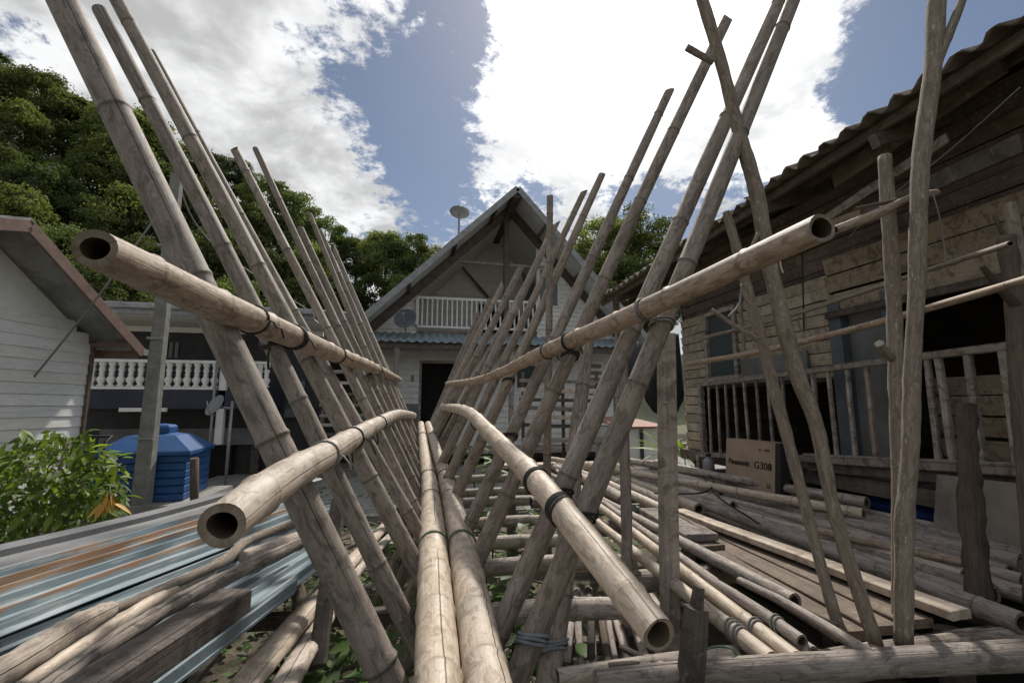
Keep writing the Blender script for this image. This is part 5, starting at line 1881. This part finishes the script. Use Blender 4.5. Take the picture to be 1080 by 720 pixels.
# trestle carrying the sheets
tr_ = thing('timber_trestle', (-1.2, 1.8, GROUND), 'dark timber trestle under the metal sheets', 'trestle')
for (xa, ya, xb1_, yb1_) in ((-3.4, 1.1, -.85, 1.72), (-3.2, 2.2, -.85, 2.5), (-2.8, .35, -1.05, .75)):
    MB().beam((xa, ya, SZ - .16), (xb1_, yb1_, SZ - .16), .08, .10, seg=3, jit=.004).build('bearer', 'wood_dark', tr_)
    for q in (.08, .92):
        x, y = xa + (xb1_ - xa) * q, ya + (yb1_ - ya) * q
        MB().beam((x, y, GROUND - .05), (x, y, SZ - .2), .08, .08, (0, 1, 0)).build('leg', 'wood_dark', tr_)
a = atY(357, 528, 2.6)
b_ = atY(349, 590, 2.4)
MB().beam(b_ + (b_ - a) * 1.4, a, .07, .05, (0, 1, 0)).build('prop', 'wood_dark', tr_)

# long split bamboo lengths sloping down under the left handrail
for spec, mt, lb in (([(236, 748, 36, ('Z', -.92)), (300, 672, 30, ('Z', -.94)), (352, 612, 21, ('Z', -.96)), (412, 548, 10, ('Z', -.96))], 'bamboo_pale', 'long pale split bamboo slanting under the left handrail, upper one'),
                     ([(286, 748, 34, ('Z', -.97)), (330, 672, 25, ('Z', -.99)), (372, 606, 16, ('Z', -1.0)), (415, 562, 9, ('Z', -.98))], 'bamboo_floor', 'second split bamboo length just right of the long pale one'),
                     ([(262, 736, 10, ('Z', -1.12)), (330, 640, 10, ('Z', -1.12)), (395, 560, 8, ('Z', -1.1))], 'bamboo_old', 'thin dark split bamboo below the two pale lengths'),
                     ([(308, 600, 14, ('Z', -1.2)), (318, 640, 16, ('Z', -1.25)), (328, 700, 18, ('Z', -1.35))], 'bark', 'rotten brown log stub under the split bamboo lengths')):
    P, Q = pxpole(spec)
    cr = catmull(P, Q, 10)
    tag(MB().tube([c[0] for c in cr], [c[1] for c in cr], 12, rough=.03, flat=.55).build('split_bamboo' if 'bamboo' in lb else 'log_stub', mt, None, True), lb, 'bamboo' if 'bamboo' in lb[:30] else 'log')
# ------------------------------------------------------------------ vegetation
LEAF = {}


def leaf_mesh(name, l, w, mat, fold=.25, droop=.25):
    key = (name, l, w)
    if key in LEAF:
        return LEAF[key]
    me = bpy.data.meshes.new(name)
    v = [(0, 0, 0)]
    for q, ww in ((.22, .75), (.5, 1.0), (.78, .62)):
        z = -droop * l * q * q
        v += [(-w * ww / 2, l * q, z + fold * w * ww * .5), (0, l * q, z), (w * ww / 2, l * q, z + fold * w * ww * .5)]
    v.append((0, l, -droop * l))
    f = [(0, 2, 1), (0, 3, 2), (1, 2, 5, 4), (2, 3, 6, 5), (4, 5, 8, 7), (5, 6, 9, 8), (7, 8, 10), (8, 9, 10)]
    me.from_pydata(v, [], f)
    me.polygons.foreach_set('use_smooth', [True] * len(f))
    me.materials.append(MATS[mat])
    LEAF[key] = me
    return me


def leaf_at(me, pos, direction, parent, scale=1.0, roll=0.0, name='leaf'):
    o = place(name, me, pos, parent)
    d = Vector(direction).normalized()
    q = d.to_track_quat('Y', 'Z')
    o.rotation_euler = (q.to_matrix() @ Matrix.Rotation(roll, 3, 'Y')).to_euler()
    o.scale = (scale,) * 3
    return o


def rvec(r_):
    while True:
        v = Vector((r_.uniform(-1, 1), r_.uniform(-1, 1), r_.uniform(-1, 1)))
        if .05 < v.length < 1:
            return v


# leafy shrub over the sheets at left
vr = random.Random(21)
c = atD(52, 512, 3.9)
sb = thing('leafy_shrub', (c.x, c.y, GROUND), 'bright green leafy shrub in front of the white boarded wall', 'shrub')
for k in range(9):
    tip = c + Vector((vr.uniform(-.4, .4), vr.uniform(-.35, .3), vr.uniform(-.1, .42)))
    MB().tube([(c.x + vr.uniform(-.15, .15), c.y + vr.uniform(-.15, .15), GROUND), c.lerp(tip, .3) + Vector((0, 0, -.3)), tip], [.016, .011, .004], 6).build('stem', 'branch_lichen', sb, True)
lm = leaf_mesh('leaf', .125, .050, 'leaf_shrub')
nl = 0
while nl < 290:
    d = rvec(vr)
    if d.length < .45:
        continue
    p = c + Vector((d.x * .60, d.y * .45, d.z * .50 - .02))
    top = c.z + .36 + .10 * math.sin(p.x * 7)
    if p.z > top:
        continue
    out = Vector((d.x, d.y - .35, d.z * .3 - .25)) + rvec(vr) * .5
    leaf_at(lm, p, out, sb, vr.uniform(.7, 1.35), vr.uniform(-.5, .5))
    nl += 1
mb = MB()
for k in range(1500):
    d = rvec(vr)
    p = c + Vector((d.x * .56, d.y * .42, d.z * .62 - .16))
    a, b_ = rvec(vr).normalized(), rvec(vr).normalized()
    b_ = a.cross(b_).normalized()
    mb.add([p - a * .05, p + b_ * .02, p + a * .05, p - b_ * .02], [(0, 1, 2, 3)])
tag(mb.build('inner_leaves', 'leaf_shrub', sb), kind='stuff')
# arching shoots towards the tank
for tx, ty in ((112, 478), (128, 492), (96, 452), (118, 505), (20, 452)):
    tip = atD(tx, ty, 3.8)
    cr = catmull([c + Vector((.1, 0, .1)), c.lerp(tip, .6) + Vector((0, 0, .10)), tip], [.006, .005, .003], 6)
    MB().tube([q[0] for q in cr], [q[1] for q in cr], 5).build('stem', 'leaf_plant', sb, True)
    for k in range(7):
        pos = cr[5 + k][0] if 5 + k < len(cr) else tip
        leaf_at(lm, pos, Vector((vr.uniform(-.6, .9), vr.uniform(-.8, .2), vr.uniform(-.7, .3))), sb, vr.uniform(.8, 1.3), vr.uniform(-.4, .4))


def plant(px, py, D, n, l, w, mat, label, spread=.5, height=.3, z=None, group='small plants growing under the bridge', name='plant', upright=.5):
    p = atD(px, py, D) if z is None else atZ(px, py, z)
    base = Vector((p.x, p.y, GROUND)) if z is None else p
    e = thing(name, base, label, 'plant', group)
    me = leaf_mesh('leaf', l, w, mat)
    hub = Vector((p.x, p.y, p.z))
    MB().tube([base, base.lerp(hub, .6) + Vector((.01, .01, 0)), hub], [.012, .009, .006], 6).build('stem', 'leaf_plant', e, True)
    for k in range(n):
        a = 2 * math.pi * (k * .382) + vr.uniform(-.3, .3)
        q = vr.random()
        s = hub - Vector((0, 0, height * q))
        d = Vector((math.cos(a) * spread, math.sin(a) * spread, upright * (1 - q) - .15))
        MB_ = s + d.normalized() * (l * .35)
        MB().tube([s, MB_], .004, 4).build('stalk', 'leaf_plant', e) if n < 16 else None
        leaf_at(me, MB_ if n < 16 else s + d.normalized() * .03, d, e, vr.uniform(.75, 1.25), vr.uniform(-.4, .4))
    return e


plant(116, 512, 3.55, 18, .13, .032, 'leaf_yellow', 'plant with drooping yellow-orange leaves beside the leafy shrub', .35, .12, group='foliage by the tank', upright=-.6, name='yellow_plant')
plant(92, 545, 3.5, 10, .11, .03, 'leaf_yellow', 'few yellow leaves low at the foot of the leafy shrub', .4, .1, group='foliage by the tank', upright=-.3, name='yellow_plant')
UNDER = [(352, 716, 1.75, 12, .15, .10), (398, 706, 1.8, 10, .12, .08), (310, 695, 2.1, 12, .12, .07), (378, 650, 2.3, 12, .11, .07), (424, 640, 2.5, 12, .10, .06), (300, 640, 2.9, 12, .13, .06),
         (548, 655, 2.05, 14, .13, .08), (610, 700, 1.72, 9, .17, .11), (512, 600, 2.7, 14, .12, .07), (540, 598, 2.6, 13, .12, .08), (508, 540, 3.6, 14, .13, .07), (520, 478, 5.0, 14, .16, .07), (500, 470, 5.8, 14, .18, .07), (545, 560, 3.2, 12, .12, .07), (405, 560, 3.6, 14, .13, .06), (420, 520, 4.6, 14, .14, .06)]
words = ['broad-leaved weed at the bottom edge left of the walking poles', 'small weed touching the left walking pole near the bottom', 'weed among rubbish under the split bamboo', 'weed behind the nearest left leaning pole',
         'weed beside the left walking pole under the second leaning pole', 'weed under the metal sheets', 'leafy weed under the two nearest right leaning poles', 'big-leaved weed by the grey tape lashing',
         'leafy weed under the middle crossbars right of the walking poles', 'leafy weed beside the crossbar below the lower right handrail', 'weed under the farther crossbars', 'tall bright weed behind the right leaning poles', 'tall bright weed near the far end of the walking poles', 'weed under the crossbars beside the slim stake',
         'weed behind the middle left leaning poles', 'weed behind the far left leaning poles']
for (px, py, D, n, l, w), lb in zip(UNDER, words):
    plant(px, py, D, n, l, w, 'leaf_plant', lb, .8, .18)
for px, py, D, lb in ((700, 470, 6.3, 'tuft of bright strap leaves behind the platform beside the square post'), (722, 478, 5.9, 'tuft of strap leaves at the foot of the board house corner'), (735, 490, 5.5, 'low leafy tuft at the left end of the verandah rail')):
    plant(px, py, D, 26, .42, .045, 'leaf_shrub', lb, .55, .15, group='plants behind the platform', name='strap_leaf_plant', upright=.7)

# low undergrowth and litter on the soil
mb = MB()
ur = random.Random(5)
for k in range(5200):
    x, y = ur.uniform(-3.2, 3.4), ur.uniform(.7, 11)
    if x > 1.0 and y < 5.4:
        x = ur.uniform(-3, 1.0)
    hgt = max(0, mnoise.noise((x * 1.1, y * 1.1, 7)) + .35) * .55
    p = Vector((x, y, GROUND + .02 + hgt * ur.random()))
    d = Vector((ur.uniform(-1, 1), ur.uniform(-1, 1), ur.uniform(-.2, .6))).normalized()
    s = d.cross(Vector((0, 0, 1))).normalized()
    l, w = ur.uniform(.05, .11), ur.uniform(.02, .04)
    mb.add([p, p + d * l * .5 + s * w, p + d * l, p + d * l * .5 - s * w], [(0, 1, 2, 3)])
tag(mb.build('undergrowth', 'leaf_plant', None), 'low green undergrowth on the soil below the bridge', 'undergrowth', kind='stuff')
mb = MB()
for k in range(420):
    x, y = ur.uniform(-3.4, 1.2), ur.uniform(.8, 7)
    a = ur.uniform(0, 6.28)
    l = ur.uniform(.1, .55)
    p = Vector((x, y, GROUND + ur.uniform(.03, .14)))
    mb.tube([p, p + Vector((math.cos(a) * l, math.sin(a) * l, ur.uniform(-.05, .15)))], ur.uniform(.006, .02), 5)
tag(mb.build('stick_litter', 'wood_grey', None), 'broken sticks and bamboo scraps littering the soil', 'litter', kind='stuff')

# ------------------------------------------------------------------ forest trees


def tree_proto(seed, rx, rz, leaves, mat, lsize, gap=.0):
    r_ = random.Random(seed)
    H = TREE_H
    tmb = MB()
    trunk_top = H - rz * 1.1
    base_pts = [Vector((0, 0, -1.5)), Vector((r_.uniform(-.2, .2), r_.uniform(-.2, .2), trunk_top * .5)), Vector((r_.uniform(-.3, .3), r_.uniform(-.3, .3), trunk_top))]
    tmb.tube(base_pts, [.30, .22, .15], 8)
    clumps = []
    for k in range(44):
        d = rvec(r_)
        d = d.normalized() * (d.length ** .5)
        cc = Vector((d.x * rx * .88, d.y * rx * .88, H - rz + d.z * rz * .88))
        clumps.append((cc, r_.uniform(.20, .38) * rx))
    for cc, cr_ in clumps[:12]:
        tmb.tube([base_pts[-1], base_pts[-1].lerp(cc, .5) + Vector((0, 0, .2)), cc], [.10, .06, .03], 5)
    vs, fs = [], []
    per = leaves // len(clumps)
    for cc, cr_ in clumps:
        for k in range(per):
            loose = r_.random() < .12
            d = rvec(r_).normalized()
            if d.z < -.35 and r_.random() < .7:
                d.z = -d.z
            rad_ = cr_ * (r_.random() ** .35) * (1 + .25 * mnoise.noise(d * 2.5 + cc))
            p = cc + Vector((d.x, d.y, d.z * .72)) * rad_
            if loose:
                q = rvec(r_)
                q = q.normalized() * (.55 + .45 * r_.random()) * (1 + .3 * mnoise.noise(q.normalized() * 3))
                p = Vector((q.x * rx * .95, q.y * rx * .95, H - rz + q.z * rz * .95))
            nrm_ = (d + rvec(r_) * .8).normalized()
            a = nrm_.cross(rvec(r_)).normalized()
            b_ = nrm_.cross(a)
            l, w = lsize * r_.uniform(.5, 1.6), lsize * r_.uniform(.3, .65)
            i = len(vs)
            vs += [p - a * l * .5, p + b_ * w * .5 + nrm_ * .04, p + a * l * .5 - nrm_ * .05, p - b_ * w * .5 + nrm_ * .04]
            fs.append((i, i + 1, i + 2, i + 3))
    return tmb, vs, fs, mat


def mesh_of(vs, fs, mat, name):
    me = bpy.data.meshes.new(name)
    me.from_pydata([tuple(v) for v in vs], [], fs)
    me.materials.append(MATS[mat])
    return me


PROTO = []
for k, (rx, rz, nl, mt, ls) in enumerate(((3.3, 3.7, 12000, 'leaf_forest', .30), (2.9, 3.9, 12000, 'leaf_forest_dark', .28), (3.8, 3.5, 13000, 'leaf_forest', .31), (2.7, 3.4, 10500, 'leaf_forest_dark', .26), (3.0, 3.9, 11500, 'leaf_forest', .27), (3.0, 2.8, 4600, 'leaf_forest', .27))):
    tmb, vs, fs, mt = tree_proto(100 + k, rx, rz, nl, mt, ls)
    tm = bpy.data.meshes.new('trunk')
    tm.from_pydata(tmb.v, [], tmb.f)
    a = tm.attributes.new('gc', 'FLOAT_VECTOR', 'POINT')
    a.data.foreach_set('vector', np.array(tmb.gc, dtype=np.float32).ravel())
    tm.materials.append(MATS['bark'])
    PROTO.append((tm, mesh_of(vs, fs, mt, 'crown')))


def tree(px, py, D, kind, scale, label, group, base=None):
    """py = top of the crown in the photograph"""
    p = atD(px, py, D)
    b_ = Vector((p.x, p.y, p.z - TREE_H * scale))
    e = thing('forest_tree', b_, label, 'tree', group)
    rz_t = tr_r.uniform(0, 6.28)
    for nm, me in (('trunk', PROTO[kind][0]), ('crown', PROTO[kind][1])):
        o = place(nm, me, b_, e)
        o.rotation_euler = (0, 0, rz_t)
        o.scale = (scale, scale, scale)
    return e


tr_r = random.Random(77)
ORD = 'first second third fourth fifth sixth seventh eighth ninth tenth eleventh twelfth thirteenth fourteenth fifteenth sixteenth seventeenth eighteenth nineteenth twentieth'.split()
ROWS = ('along the forest skyline on the left hill', 'in the row just below the skyline of the forest hill', 'in the third row down the forest hill', 'in the fourth row down the forest hill', 'in the fifth row down the forest hill', 'in the lowest row at the foot of the forest hill')
for kx in range(6):
    D = DFAR - kx * 6.0
    step = 30 + kx * 7
    px = -60 + tr_r.uniform(0, 15)
    cnt = 0
    while px < 500:
        py = skyline(px) + kx * 44 + tr_r.uniform(-9, 9)
        if py < 335 and not (px > 450 and kx == 0):
            tree(px, py, D + tr_r.uniform(-2, 2), tr_r.randrange(5), tr_r.uniform(.82, 1.15), ORD[cnt] + ' tree from the left ' + ROWS[kx], 'forest trees on the left hill')
            cnt += 1
        px += step * tr_r.uniform(.8, 1.2)
tree(462, 258, 50, 5, .75, 'sparse small tree showing against the sky left of the mast dish', 'forest trees on the left hill')
for px, py, D, kd, sc, lb in ((612, 262, 34, 4, .8, 'dense tree touching the right roof slope of the gabled house'), (640, 226, 36, 5, 1.0, 'sparse-crowned tree behind the third right leaning pole'), (668, 219, 35, 5, 1.0, 'tallest sparse tree right of the gabled house'),
                              (655, 262, 32, 0, .8, 'bushy tree below the sparse tall trees right of the gable'), (688, 272, 30, 1, .7, 'dark low tree nearest the board house roof'), (628, 285, 30, 3, .8, 'low tree between the gable roof and the leaning poles'), (702, 250, 40, 5, .7, 'small thin tree showing left of the board house roof')):
    tree(px, py, D, kd, sc, lb, 'trees behind the gabled house on the right')
tree(95, 268, 15.5, 3, .42, 'bright young tree top showing above the fascia of the boarded house', 'young trees behind the left houses')
tree(128, 290, 17, 0, .42, 'bushy young tree top above the grey roof of the dark house', 'young trees behind the left houses')
